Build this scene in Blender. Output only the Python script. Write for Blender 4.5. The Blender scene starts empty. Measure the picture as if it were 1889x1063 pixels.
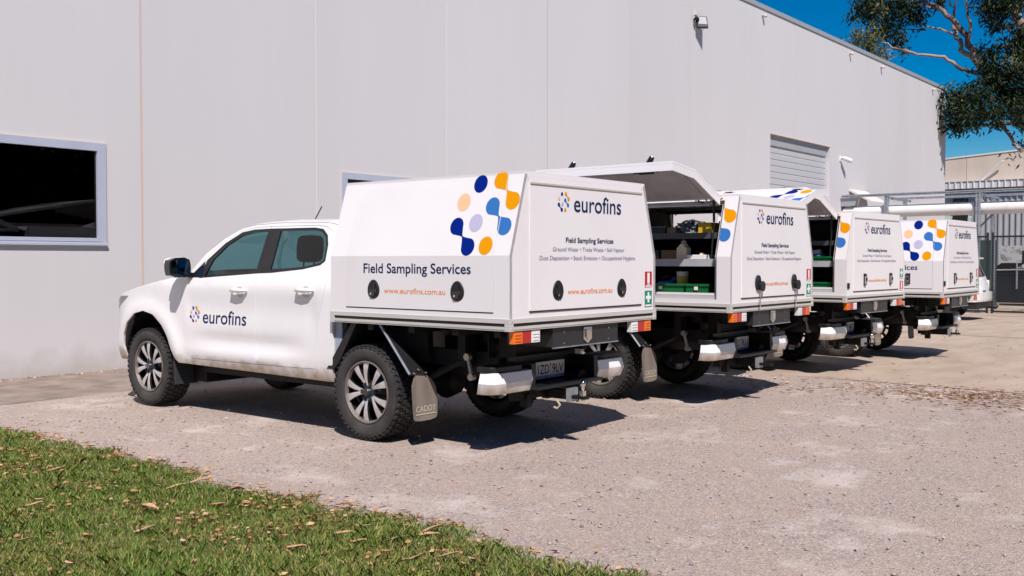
import bpy, bmesh, math, random
import numpy as np
from mathutils import Vector, Matrix
from mathutils.geometry import delaunay_2d_cdt
R = math.radians
S = bpy.context.scene
COL = S.collection
random.seed(7)

# ------------------------------------------------------------------ camera, light, exposure
cam_d = bpy.data.cameras.new('camera'); cam = bpy.data.objects.new('camera', cam_d); COL.objects.link(cam)
cam.location = (0, 0, 1.433); cam.rotation_euler = (R(90 - 1.593), 0, R(38.9 - 90))
cam_d.sensor_width = 36; cam_d.lens = 35.39; cam_d.clip_start = .05; cam_d.clip_end = 2000
S.camera = cam
SUN_EL = 51.3; SUN_DIR = Vector((-.53, -.62, 1.0)).normalized()     # towards the sun
wd = bpy.data.worlds.new("World"); S.world = wd; wd.use_nodes = True
nt = wd.node_tree; nt.nodes.clear()
sky = nt.nodes.new('ShaderNodeTexSky'); sky.sky_type = 'NISHITA'; sky.sun_disc = False
sky.sun_elevation = R(SUN_EL); sky.sun_rotation = math.atan2(SUN_DIR.x, SUN_DIR.y)
sky.altitude = 0; sky.air_density = 1.0; sky.dust_density = 0.15; sky.ozone_density = 3.5
hsv = nt.nodes.new('ShaderNodeHueSaturation'); hsv.inputs['Saturation'].default_value = 1.85
gam = nt.nodes.new('ShaderNodeGamma'); gam.inputs['Gamma'].default_value = 1.10
bg = nt.nodes.new('ShaderNodeBackground'); bg.inputs['Strength'].default_value = .052
wo = nt.nodes.new('ShaderNodeOutputWorld')
nt.links.new(sky.outputs[0], hsv.inputs['Color']); nt.links.new(hsv.outputs[0], gam.inputs[0]); nt.links.new(gam.outputs[0], bg.inputs[0]); nt.links.new(bg.outputs[0], wo.inputs[0])
sl = bpy.data.lights.new('sun', 'SUN'); sl.energy = 4.5; sl.angle = R(.5); sl.color = (1, .925, .885)
so = bpy.data.objects.new('sun', sl); COL.objects.link(so); so.rotation_euler = SUN_DIR.to_track_quat('Z', 'Y').to_euler()
S.view_settings.view_transform = 'Standard'; S.view_settings.look = 'None'; S.view_settings.exposure = .36; S.view_settings.gamma = 1
S.view_settings.use_curve_mapping = False
S.render.engine = 'CYCLES'

def gz(x): return -.0067 * min(max(0, x - 9.6), 26)                 # the yard falls gently away to the right

# ------------------------------------------------------------------ materials
MATS = {}
def mat(name, col, rough=.5, metal=0, spec=.5, coat=0, noise=None, bump=None, **kw):
    if name in MATS: return MATS[name]
    m = bpy.data.materials.new(name); m.use_nodes = True; n = m.node_tree.nodes; l = m.node_tree.links
    b = n['Principled BSDF']; b.inputs['Base Color'].default_value = (*col, 1); b.inputs['Roughness'].default_value = rough
    b.inputs['Metallic'].default_value = metal; b.inputs['Specular IOR Level'].default_value = spec; b.inputs['Coat Weight'].default_value = coat
    b.inputs['Coat Roughness'].default_value = kw.get('coat_rough', .05)
    if noise:   # (scale, colour 2, low, high, detail[, stretch])
        tc = n.new('ShaderNodeTexCoord'); mp = n.new('ShaderNodeMapping'); nz = n.new('ShaderNodeTexNoise'); r = n.new('ShaderNodeMapRange'); mx = n.new('ShaderNodeMix'); mx.data_type = 'RGBA'
        l.new(tc.outputs['Object'], mp.inputs[0]); l.new(mp.outputs[0], nz.inputs[0]); nz.inputs['Scale'].default_value = noise[0]; nz.inputs['Detail'].default_value = noise[4]
        if len(noise) > 5: mp.inputs['Scale'].default_value = noise[5]
        r.inputs[1].default_value = noise[2]; r.inputs[2].default_value = noise[3]
        l.new(nz.outputs[0], r.inputs[0]); l.new(r.outputs[0], mx.inputs[0]); mx.inputs[6].default_value = (*col, 1); mx.inputs[7].default_value = (*noise[1], 1)
        l.new(mx.outputs[2], b.inputs['Base Color'])
    if bump:
        tc = n.new('ShaderNodeTexCoord'); nz = n.new('ShaderNodeTexNoise'); bp = n.new('ShaderNodeBump')
        l.new(tc.outputs['Object'], nz.inputs[0]); nz.inputs['Scale'].default_value = bump[0]; nz.inputs['Detail'].default_value = 6; bp.inputs['Strength'].default_value = bump[1]; bp.inputs['Distance'].default_value = bump[2]
        l.new(nz.outputs[0], bp.inputs['Height']); l.new(bp.outputs[0], b.inputs['Normal'])
    MATS[name] = m; return m
PAINT = mat('white_car_paint', (.80, .79, .79), .28, coat=.6, noise=(2.5, (.74, .725, .715), .45, .8, 5), bump=(60, .03, .001))
def sill_dirt():                                                      # road dust along the lower edge of the painted body
    n = PAINT.node_tree.nodes; l = PAINT.node_tree.links; b = n['Principled BSDF']
    src = b.inputs['Base Color'].links[0].from_socket
    tc = n.new('ShaderNodeTexCoord'); sp = n.new('ShaderNodeSeparateXYZ'); nz = n.new('ShaderNodeTexNoise'); nz.inputs['Scale'].default_value = 9; nz.inputs['Detail'].default_value = 6
    l.new(tc.outputs['Object'], sp.inputs[0]); l.new(tc.outputs['Object'], nz.inputs[0])
    ad = n.new('ShaderNodeMath'); ad.operation = 'MULTIPLY_ADD'; ad.inputs[1].default_value = -.16; l.new(nz.outputs[0], ad.inputs[0]); l.new(sp.outputs['Z'], ad.inputs[2])
    mr = n.new('ShaderNodeMapRange'); mr.inputs[1].default_value = .47; mr.inputs[2].default_value = .36; mr.inputs[3].default_value = 0; mr.inputs[4].default_value = .95; l.new(ad.outputs[0], mr.inputs[0])
    mx = n.new('ShaderNodeMix'); mx.data_type = 'RGBA'; l.new(mr.outputs[0], mx.inputs[0]); l.new(src, mx.inputs[6]); mx.inputs[7].default_value = (.33, .24, .15, 1)
    l.new(mx.outputs[2], b.inputs['Base Color'])
sill_dirt()
CANW = mat('white_powdercoat', (.765, .745, .75), .42, coat=.15, noise=(1.7, (.735, .715, .72), .45, .75, 5), bump=(90, .05, .001))
CANI = mat('canopy_inner_grey', (.52, .51, .53), .5, metal=.15, noise=(5, (.42, .41, .43), .4, .7, 5))
ALU = mat('brushed_aluminium', (.60, .58, .55), .42, metal=.15, noise=(3, (.52, .50, .47), .4, .7, 6, (1, 1, 30)), bump=(40, .05, .001))
BLK = mat('black_plastic', (.009, .009, .011), .45, noise=(6, (.018, .0175, .0175), .5, .8, 5))
BLKG = mat('gloss_black', (.01, .01, .012), .12, coat=.5)
DARK = mat('dark_steel', (.006, .006, .007), .6, metal=.3, noise=(9, (.035, .028, .02), .6, .85, 6))
RUB = mat('tyre_rubber', (.016, .016, .017), .75, noise=(7, (.045, .04, .035), .5, .85, 6), bump=(50, .3, .002))
RUBS = mat('dusty_sidewall', (.028, .027, .027), .8, noise=(5, (.065, .058, .052), .4, .8, 6))
RIM = mat('machined_alloy', (.66, .645, .64), .32, metal=.55, noise=(14, (.46, .43, .41), .5, .75, 5))
RIMD = mat('dark_alloy', (.035, .035, .038), .4, metal=.6)
RIML = mat('dusty_rim_lip', (.23, .20, .18), .55, metal=.3, noise=(10, (.14, .12, .11), .4, .7, 5))
CHR = mat('chrome', (.75, .75, .75), .12, metal=1, noise=(30, (.5, .48, .45), .5, .8, 3))
GLAV = mat('galvanised_steel', (.42, .45, .48), .45, metal=.6, noise=(12, (.28, .31, .35), .4, .7, 5))
FLAP = mat('dusty_mudflap', (.20, .17, .145), .8, noise=(9, (.10, .09, .08), .4, .75, 6, (1, 1, .3)), bump=(30, .2, .002))
FLAPT = mat('mudflap_letter', (.52, .45, .37), .7)
SEAT = mat('seat_fabric', (.022, .022, .024), .8)
CABI = mat('cab_interior', (.03, .03, .032), .7)
CARPET = mat('dark_liner', (.012, .012, .013), .85, noise=(20, (.022, .022, .024), .4, .7, 4))
SHELF = mat('grey_shelf', (.40, .41, .43), .5, noise=(6, (.32, .33, .35), .4, .7, 4))
SHELFD = mat('dark_shelf', (.06, .065, .075), .5)
NAVY = mat('navy_print', (.0015, .020, .085), .75, spec=.06); NAVY2 = mat('deep_blue_print', (.0, .014, .20), .75, spec=.06); BLUE = mat('mid_blue_print', (.035, .16, .45), .75, spec=.06)
ORA = mat('orange_print', (.72, .29, .002), .75, spec=.06); PEACH = mat('peach_print', (.80, .50, .28), .5, spec=.25); LILAC = mat('lilac_print', (.46, .44, .60), .5, spec=.25)
ORT = mat('orange_text', (.78, .25, .05), .5, spec=.2); GREYT = mat('grey_violet_text', (.19, .18, .28), .5, spec=.2)
REDS = mat('red_sticker', (.45, .012, .02), .4); GRNS = mat('green_sticker', (.0, .22, .115), .4); WHS = mat('white_print', (.8, .8, .8), .45)
SEAM = mat('beige_sealant', (.62, .54, .47), .7); SEAMD = mat('dark_seal', (.012, .012, .012), .6)
LAO = mat('amber_lens', (.80, .17, .006), .2, coat=.5); LAR = mat('red_lens', (.42, .006, .006), .18, coat=.6); LAW = mat('clear_lens', (.72, .72, .72), .18, coat=.6)
LAOD = mat('amber_lens_rib', (.50, .09, .004), .2)
PLATE = mat('number_plate_white', (.62, .63, .66), .35); PLB = mat('plate_blue', (.02, .09, .42), .4)
YEL = mat('yellow_plastic', (.75, .46, .012), .4); CARD = mat('cardboard', (.30, .18, .09), .8); GRNP = mat('green_crate_plastic', (.004, .12, .035), .35)
CREAM = mat('cream_plastic', (.80, .66, .45), .35); WPL = mat('white_plastic', (.74, .73, .71), .4); BLP = mat('blue_plastic', (.02, .12, .42), .35)

def glassmat(name, tint, rough=.01, base=.06, diff=None):
    m = bpy.data.materials.new(name); m.use_nodes = True; n = m.node_tree.nodes; l = m.node_tree.links; n.clear()
    o = n.new('ShaderNodeOutputMaterial'); t = n.new('ShaderNodeBsdfTransparent'); t.inputs[0].default_value = (*tint, 1)
    g = n.new('ShaderNodeBsdfGlossy'); g.inputs['Roughness'].default_value = rough; lw = n.new('ShaderNodeLayerWeight'); lw.inputs[0].default_value = .5
    pw = n.new('ShaderNodeMath'); pw.operation = 'POWER'; pw.inputs[1].default_value = 5; l.new(lw.outputs['Facing'], pw.inputs[0]); f = n.new('ShaderNodeMath'); f.operation = 'MULTIPLY_ADD'; f.inputs[1].default_value = .94; f.inputs[2].default_value = base; l.new(pw.outputs[0], f.inputs[0])
    mx = n.new('ShaderNodeMixShader'); l.new(f.outputs[0], mx.inputs[0]); l.new(t.outputs[0], mx.inputs[1]); l.new(g.outputs[0], mx.inputs[2]); l.new(mx.outputs[0], o.inputs[0])
    MATS[name] = m; return m
GLASS = glassmat('tinted_glass', (.28, .50, .52)); GLASSD = glassmat('dark_glass', (.10, .13, .15)); LENS = glassmat('clear_glass', (.8, .82, .85)); BAG = glassmat('clear_bag', (.72, .74, .76), .15)

# ------------------------------------------------------------------ mesh helpers
class B:
    def __init__(s): s.v = []; s.f = []; s.m = []
    def add(s, vs, fs, mi=0):
        o = len(s.v); s.v += [tuple(v) for v in vs]; s.f += [tuple(i + o for i in f) for f in fs]; s.m += [mi] * len(fs); return s
    def box(s, x0, x1, y0, y1, z0, z1, mi=0, M=None):
        vs = [(x, y, z) for x in (x0, x1) for y in (y0, y1) for z in (z0, z1)]
        if M is not None: vs = [tuple(M @ Vector(v)) for v in vs]
        return s.add(vs, [(0, 1, 3, 2), (4, 6, 7, 5), (0, 4, 5, 1), (2, 3, 7, 6), (0, 2, 6, 4), (1, 5, 7, 3)], mi)
    def tube(s, pts, rad, n=8, mi=0, cap=True):
        pts = [Vector(p) for p in pts]; rs = rad if isinstance(rad, (list, tuple)) else [rad] * len(pts); vs = []; fs = []
        up = Vector((0, 0, 1)); prev = None
        for i, p in enumerate(pts):
            d = (pts[min(i + 1, len(pts) - 1)] - pts[max(i - 1, 0)]).normalized()
            if prev is None: a = d.cross(up if abs(d.z) < .9 else Vector((1, 0, 0))).normalized()
            else: a = (prev - d * prev.dot(d)).normalized()
            prev = a; b = d.cross(a)
            vs += [p + (a * math.cos(2 * math.pi * k / n) + b * math.sin(2 * math.pi * k / n)) * rs[i] for k in range(n)]
        for i in range(len(pts) - 1):
            for k in range(n): fs.append((i * n + k, i * n + (k + 1) % n, (i + 1) * n + (k + 1) % n, (i + 1) * n + k))
        if cap: fs.append(tuple(range(n))[::-1]); fs.append(tuple((len(pts) - 1) * n + k for k in range(n)))
        return s.add(vs, fs, mi)
    def prism(s, poly, fn, t0, t1, mi=0):         # 2D polygon, fn(u,v,t)->xyz
        n = len(poly); vs = [fn(u, v, t0) for u, v in poly] + [fn(u, v, t1) for u, v in poly]
        fs = [tuple(range(n))[::-1], tuple(range(n, 2 * n))] + [(i, (i + 1) % n, n + (i + 1) % n, n + i) for i in range(n)]
        return s.add(vs, fs, mi)
    def lathe(s, prof, n=48, axis='X', c=(0, 0, 0), mi=0, mis=None):
        vs = []; fs = []; k = len(prof)                                # prof: (radius, along)
        for j in range(n):
            a = 2 * math.pi * j / n
            for r, t in prof:
                p = {'X': (t, r * math.cos(a), r * math.sin(a)), 'Y': (r * math.cos(a), t, r * math.sin(a)), 'Z': (r * math.cos(a), r * math.sin(a), t)}[axis]
                vs.append((p[0] + c[0], p[1] + c[1], p[2] + c[2]))
        for j in range(n):
            for i in range(k - 1): fs.append((j * k + i, ((j + 1) % n) * k + i, ((j + 1) % n) * k + i + 1, j * k + i + 1))
        o = len(s.f); s.add(vs, fs, mi)
        if mis:
            for j in range(n):
                for i in range(k - 1): s.m[o + j * (k - 1) + i] = mis[i]
        return s
    def mesh(s, name, mats, smooth=None, bevel=0, fixn=True):
        me = bpy.data.meshes.new(name); me.from_pydata(s.v, [], s.f)
        for m in mats: me.materials.append(m)
        if any(s.m): me.polygons.foreach_set('material_index', s.m)
        if bevel or fixn:
            bm = bmesh.new(); bm.from_mesh(me)
            if fixn: bmesh.ops.recalc_face_normals(bm, faces=bm.faces)
            if bevel:
                es = [e for e in bm.edges if len(e.link_faces) == 2 and e.calc_face_angle(0) > .6]
                bmesh.ops.bevel(bm, geom=es, offset=bevel, segments=2, affect='EDGES', profile=.6, clamp_overlap=True)
            bm.to_mesh(me); bm.free()
        if smooth:
            me.polygons.foreach_set('use_smooth', [True] * len(me.polygons)); me.set_sharp_from_angle(angle=R(smooth))
        me.update(); return me
CACHE = {}
def obj(name, mesh, parent=None, loc=None, rot=None, M=None, label=None, kind=None):
    o = bpy.data.objects.new(name, mesh); COL.objects.link(o)
    if parent is not None: o.parent = parent
    if M is not None: o.matrix_local = M
    if loc is not None: o.location = loc
    if rot is not None: o.rotation_euler = rot
    if label: o['label'] = label
    if kind: o['kind'] = kind
    return o
def part(key, name, mats, parent, build, smooth=None, bevel=0, fixn=True, **kw):
    if not isinstance(mats, (list, tuple)): mats = [mats]
    if key not in CACHE:
        b = B(); build(b); CACHE[key] = b.mesh(name, mats, smooth, bevel, fixn)
    return obj(name, CACHE[key], parent, **kw)
def thing(name, label, cat, loc=(0, 0, 0), rz=0, group=None):
    o = bpy.data.objects.new(name, None); COL.objects.link(o); o.location = loc; o.rotation_euler = (0, 0, rz); o.empty_display_size = .2
    o['label'] = label; o['category'] = cat
    if group: o['group'] = group
    return o
def tag(o, label, cat, group=None):
    o['label'] = label; o['category'] = cat
    if group: o['group'] = group
    return o
def struct(o): o['kind'] = 'structure'; return o

def pip(p, poly):
    x, y = p; c = False; n = len(poly); j = n - 1
    for i in range(n):
        xi, yi = poly[i]; xj, yj = poly[j]
        if (yi > y) != (yj > y) and x < (xj - xi) * (y - yi) / (yj - yi) + xi: c = not c
        j = i
    return c
def resample(poly, d):
    out = []
    for i in range(len(poly)):
        a = poly[i]; b = poly[(i + 1) % len(poly)]; L = math.hypot(b[0] - a[0], b[1] - a[1]); n = max(1, int(round(L / d)))
        out += [(a[0] + (b[0] - a[0]) * k / n, a[1] + (b[1] - a[1]) * k / n) for k in range(n)]
    return out
def inset(poly, d):
    n = len(poly); A = sum(poly[i][0] * poly[(i + 1) % n][1] - poly[(i + 1) % n][0] * poly[i][1] for i in range(n)); sg = 1 if A > 0 else -1; out = []
    for i in range(n):
        a = Vector(poly[i - 1]); b = Vector(poly[i]); c = Vector(poly[(i + 1) % n]); e1 = (b - a).normalized(); e2 = (c - b).normalized()
        n1 = Vector((-e1.y, e1.x)) * sg; n2 = Vector((-e2.y, e2.x)) * sg; m = (n1 + n2); m = m / max(.35, m.dot(n1)) if m.length > 1e-6 else n1
        out.append(tuple(b + m * d))
    return out
def smoothpoly(pts, closed=True, it=1):
    for _ in range(it):
        out = []; n = len(pts)
        for i in range(n):
            a = pts[i]; b = pts[(i + 1) % n]; out += [(a[0] * .75 + b[0] * .25, a[1] * .75 + b[1] * .25), (a[0] * .25 + b[0] * .75, a[1] * .25 + b[1] * .75)]
        pts = out
    return pts
def skin(b, outer, holes, f, side=-1, d=.045, flange=.018, mi=0):
    """sheet over a (y,z) outline with holes; x = side*f(y,z); edges turned inwards"""
    loops = [resample(outer, d)] + [resample(h, d) for h in holes]
    vs = []; es = []
    for L in loops:
        o = len(vs); vs += L; es += [(o + i, o + (i + 1) % len(L)) for i in range(len(L))]
    ys = [p[0] for p in outer]; zs = [p[1] for p in outer]
    y = min(ys) + d * .5
    while y < max(ys):
        z = min(zs) + d * .5
        while z < max(zs):
            if pip((y, z), outer) and not any(pip((y, z), h) for h in holes) and min((y - p[0]) ** 2 + (z - p[1]) ** 2 for L in loops for p in L) > (d * .45) ** 2: vs.append((y, z))
            z += d
        y += d
    r = delaunay_2d_cdt([Vector(v) for v in vs], es, [], 0, 1e-6)
    tri = [t for t in r[2] if (lambda c: pip(c, outer) and not any(pip(c, h) for h in holes))((sum(r[0][i].x for i in t) / 3, sum(r[0][i].y for i in t) / 3))]
    b.add([(side * f(v.x, v.y), v.x, v.y) for v in r[0]], tri, mi)
    if flange:
        for L in loops:
            n = len(L)
            b.add([(side * f(*p), p[0], p[1]) for p in L] + [(side * (f(*p) - flange), p[0], p[1]) for p in L], [(i, (i + 1) % n, n + (i + 1) % n, n + i) for i in range(n)], mi)
def lerp(pts, x):
    if x <= pts[0][0]: return pts[0][1]
    for a, b in zip(pts, pts[1:]):
        if x <= b[0]: return a[1] + (b[1] - a[1]) * (x - a[0]) / (b[0] - a[0])
    return pts[-1][1]
def grid(b, rows, mi=0):
    n = len(rows[0]); b.add([p for r in rows for p in r], [(i * n + k, i * n + k + 1, (i + 1) * n + k + 1, (i + 1) * n + k) for i in range(len(rows) - 1) for k in range(n - 1)], mi)

TC = {}
def textmesh(s, offset=0, m=None, ex=.0006):
    k = (s, offset, m.name, ex)
    if k in TC: return TC[k]
    cu = bpy.data.curves.new('t', 'FONT'); cu.body = s; cu.size = 1; cu.offset = offset; cu.extrude = 0; cu.resolution_u = 5
    o = bpy.data.objects.new('t', cu); COL.objects.link(o); dg = bpy.context.evaluated_depsgraph_get(); dg.update()
    me = bpy.data.meshes.new_from_object(o.evaluated_get(dg)); bpy.data.objects.remove(o); bpy.data.curves.remove(cu)
    me.materials.clear(); me.materials.append(m); me.name = 'lettering'
    co = np.empty(len(me.vertices) * 3); me.vertices.foreach_get('co', co); co = co.reshape(-1, 3)
    x0, x1 = co[:, 0].min(), co[:, 0].max(); TC[k] = (me, x0, x1); return TC[k]
def frame(o, right, up): 
    r = Vector(right).normalized(); u = Vector(up).normalized(); n = r.cross(u)
    return Matrix(((r.x, u.x, n.x, o[0]), (r.y, u.y, n.y, o[1]), (r.z, u.z, n.z, o[2]), (0, 0, 0, 1)))
def text(s, parent, origin, right, up, width, capheight, m, offset=0, name='lettering'):
    """origin = baseline left; letters stand about 0.7 units high at size 1"""
    me, x0, x1 = textmesh(s, offset, m)
    sx = width / (x1 - x0); sy = capheight / .69
    return obj(name, me, parent, M=frame(origin, right, up) @ Matrix.Diagonal((sx, sy, 1, 1)) @ Matrix.Translation((-x0, 0, 0)))

# dots emblem in unit space: a=horizontal (right), b=up, metres on the side panel, origin at lilac dot
RD = .063
DOTS = [('deep blue', NAVY2, [(-.025, .285)]), ('peach', PEACH, [(-.155, .155)]), ('lilac', LILAC, [(0, 0)]), ('orange', ORA, [(.133, -.165)]),
        ('orange pair', ORA, [(.162, .305), (.301, .150)]), ('blue pair', BLUE, [(.129, .118), (.269, -.03)]), ('deep blue pair', NAVY2, [(-.178, -.02), (-.034, -.172)])]
def dotpoly(cs, r=RD, n=28):
    if len(cs) == 1: return [(cs[0][0] + r * math.cos(2 * math.pi * k / n), cs[0][1] + r * 1.03 * math.sin(2 * math.pi * k / n)) for k in range(n)]
    (ax, ay), (bx, by) = cs; th = math.atan2(by - ay, bx - ax); L = math.hypot(bx - ax, by - ay); mx, my = (ax + bx) / 2, (ay + by) / 2; out = []
    def arc(cx, cy, a0, a1): return [(cx + r * math.cos(a0 + (a1 - a0) * k / 18), cy + r * math.sin(a0 + (a1 - a0) * k / 18)) for k in range(19)]
    w = R(62); A = arc(ax, ay, th + w, th + 2 * math.pi - w); Bc = arc(bx, by, th + math.pi + w, th + 3 * math.pi - w)
    nx, ny = -math.sin(th), math.cos(th); nk = .004
    def q(p, c, e, k=5): return [((1 - t) ** 2 * p[0] + 2 * t * (1 - t) * c[0] + t * t * e[0], (1 - t) ** 2 * p[1] + 2 * t * (1 - t) * c[1] + t * t * e[1]) for t in [j / k for j in range(1, k)]]
    lo = (mx - nx * nk, my - ny * nk); hi = (mx + nx * nk, my + ny * nk)
    ca = (ax + math.cos(th) * (L * .5 - r * .25) , ay + math.sin(th) * (L * .5 - r * .25)); cb = (bx - math.cos(th) * (L * .5 - r * .25), by - math.sin(th) * (L * .5 - r * .25))
    return A + q(A[-1], (ca[0] - nx * nk * 2, ca[1] - ny * nk * 2), lo) + [lo] + q(lo, (cb[0] - nx * nk * 2, cb[1] - ny * nk * 2), Bc[0]) + Bc + q(Bc[-1], (cb[0] + nx * nk * 2, cb[1] + ny * nk * 2), hi) + [hi] + q(hi, (ca[0] + nx * nk * 2, ca[1] + ny * nk * 2), A[0])
def drape(s_, parent, origin, right, up, width, capheight, m, offset=0):
    """lettering laid on the curved left door"""
    key = ('drape', s_)
    if key not in CACHE:
        me0, x0, x1 = textmesh(s_, offset, m); me = me0.copy(); bm = bmesh.new(); bm.from_mesh(me); bmesh.ops.triangulate(bm, faces=bm.faces)
        bmesh.ops.subdivide_edges(bm, edges=[e for e in bm.edges if e.calc_length() > .1], cuts=1); bmesh.ops.triangulate(bm, faces=bm.faces)
        for v in bm.verts:
            y = origin[1] - (v.co.x - x0) * width / (x1 - x0); z = origin[2] + v.co.y * capheight / .69; v.co = (-(W(y, z) + .0025), y, z)
        bm.to_mesh(me); bm.free(); CACHE[key] = me
    return obj('lettering', CACHE[key], parent)
def emblem_small(parent, origin, right, up, h):
    """small logo dots left of the word"""
    def build(b):
        s = h / .60
        for i, (nm, m, cs) in enumerate(DOTS):
            p = dotpoly(cs, r=.052, n=12) if len(cs) == 1 else dotpoly(cs, r=.052); b.add([(x * s, y * s * .98, 0) for x, y in p], [tuple(range(len(p)))], i)
    part(('emb', h), 'emblem', [d[1] for d in DOTS], parent, build, fixn=False, M=frame(origin, right, up))

# ------------------------------------------------------------------ service truck
CV = dict(xr=-1.5245, xf=.338, hw=.978, zb=.937, zt=1.022, zk=1.464, ztop=2.038, ins=.172)
def hwplan(y):
    if y < 3.3: return .93 - (.006 * max(0, .8 - y))
    t = min(1, (y - 3.3) / .72); return .93 * max(.05, 1 - t ** 3) ** (1 / 3)
def W(y, z):
    x = hwplan(y)
    if z > 1.17: k = z - 1.17; x -= .38 * (k * k / .12 if k < .06 else k - .03)
    if z < .62: x -= (.62 - z) ** 2 * 1.1
    if .6 < y < 2.45:
        g = max(0, min(1, (y - .66) / .35, (2.5 - y) / .5)); x += g * (.014 * math.exp(-((z - .57) / .045) ** 2) - .016 * math.exp(-((z - .70) / .06) ** 2)) 
    x -= .010 * math.exp(-((z - 1.0) / .12) ** 2) * (1 if .6 < y < 2.4 else 0)
    for yc in (3.125,):
        r = math.hypot(y - yc, z - .385)
        if r < .8 and z < 1.1: x += .026 * math.exp(-((r - .57) / .075) ** 2)
    return x
BL = [(1.326, .518), (1.37, .68), (1.388, .80), (1.391, 1.15), (1.396, 1.318)]
FRONT_TOP = [(1.406, 1.733), (1.64, 1.727), (1.815, 1.700), (2.03, 1.608), (2.245, 1.45), (2.30, 1.35)]
FRONT_FULL = BL + FRONT_TOP + [(2.36, 1.30), (2.47, 1.225), (2.522, 1.08), (2.515, .88), (2.49, .70), (2.43, .56), (2.342, .509)]
REAR_EDGE = [(.594, .528), (.585, .66), (.565, .80), (.535, .96), (.475, 1.16), (.452, 1.28), (.448, 1.39), (.465, 1.5), (.50, 1.60), (.56, 1.675), (.64, 1.712), (.76, 1.73)]
REAR_FULL = REAR_EDGE + [(1.406, 1.733)] + BL[::-1]
FWIN = [(2.255, 1.268), (2.215, 1.43), (2.01, 1.587), (1.805, 1.683), (1.635, 1.706), (1.404, 1.710), (1.396, 1.318)]
RWIN = [(1.396, 1.318), (1.404, 1.710), (.80, 1.706), (.69, 1.692), (.615, 1.64), (.575, 1.56), (.553, 1.424), (.60, 1.392), (.806, 1.357), (1.21, 1.324)]
G1 = [(2.18, 1.287), (2.132, 1.432), (1.976, 1.567), (1.798, 1.653), (1.62, 1.682), (1.435, 1.688), (1.440, 1.336)]
G2 = [(1.245, 1.350), (1.262, 1.690), (.80, 1.688), (.70, 1.672), (.635, 1.62), (.60, 1.55), (.58, 1.435), (.62, 1.408), (.81, 1.375)]
FENTOP = [(2.42, 1.285), (2.52, 1.262), (2.8, 1.23), (3.1, 1.18), (3.4, 1.13), (3.6, 1.09), (3.8, 1.03), (3.93, .95)]
ROOFSIDE = [(.42, 1.66), (.48, 1.715), (.63, 1.745), (1.28, 1.757), (1.66, 1.745), (1.83, 1.717), (2.04, 1.630), (2.263, 1.490), (2.42, 1.325)]
ARCH = [(2.566, .459), (2.64, .50), (2.687, .575), (2.738, .69), (2.826, .805), (2.969, .905), (3.135, .936), (3.30, .905), (3.445, .81), (3.525, .69), (3.555, .577), (3.53, .428)]
SIDE = [(.385, .436)] + [(.477, .433), (1.39, .444), (2.36, .452)] + ARCH + [(3.75, .42), (3.90, .45), (3.965, .55), (3.97, .8), (3.93, .95)] + FENTOP[::-1][1:] + [(2.42, 1.325)] + ROOFSIDE[::-1][1:] + [(.385, 1.45), (.372, 1.2), (.372, .6)]

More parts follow.
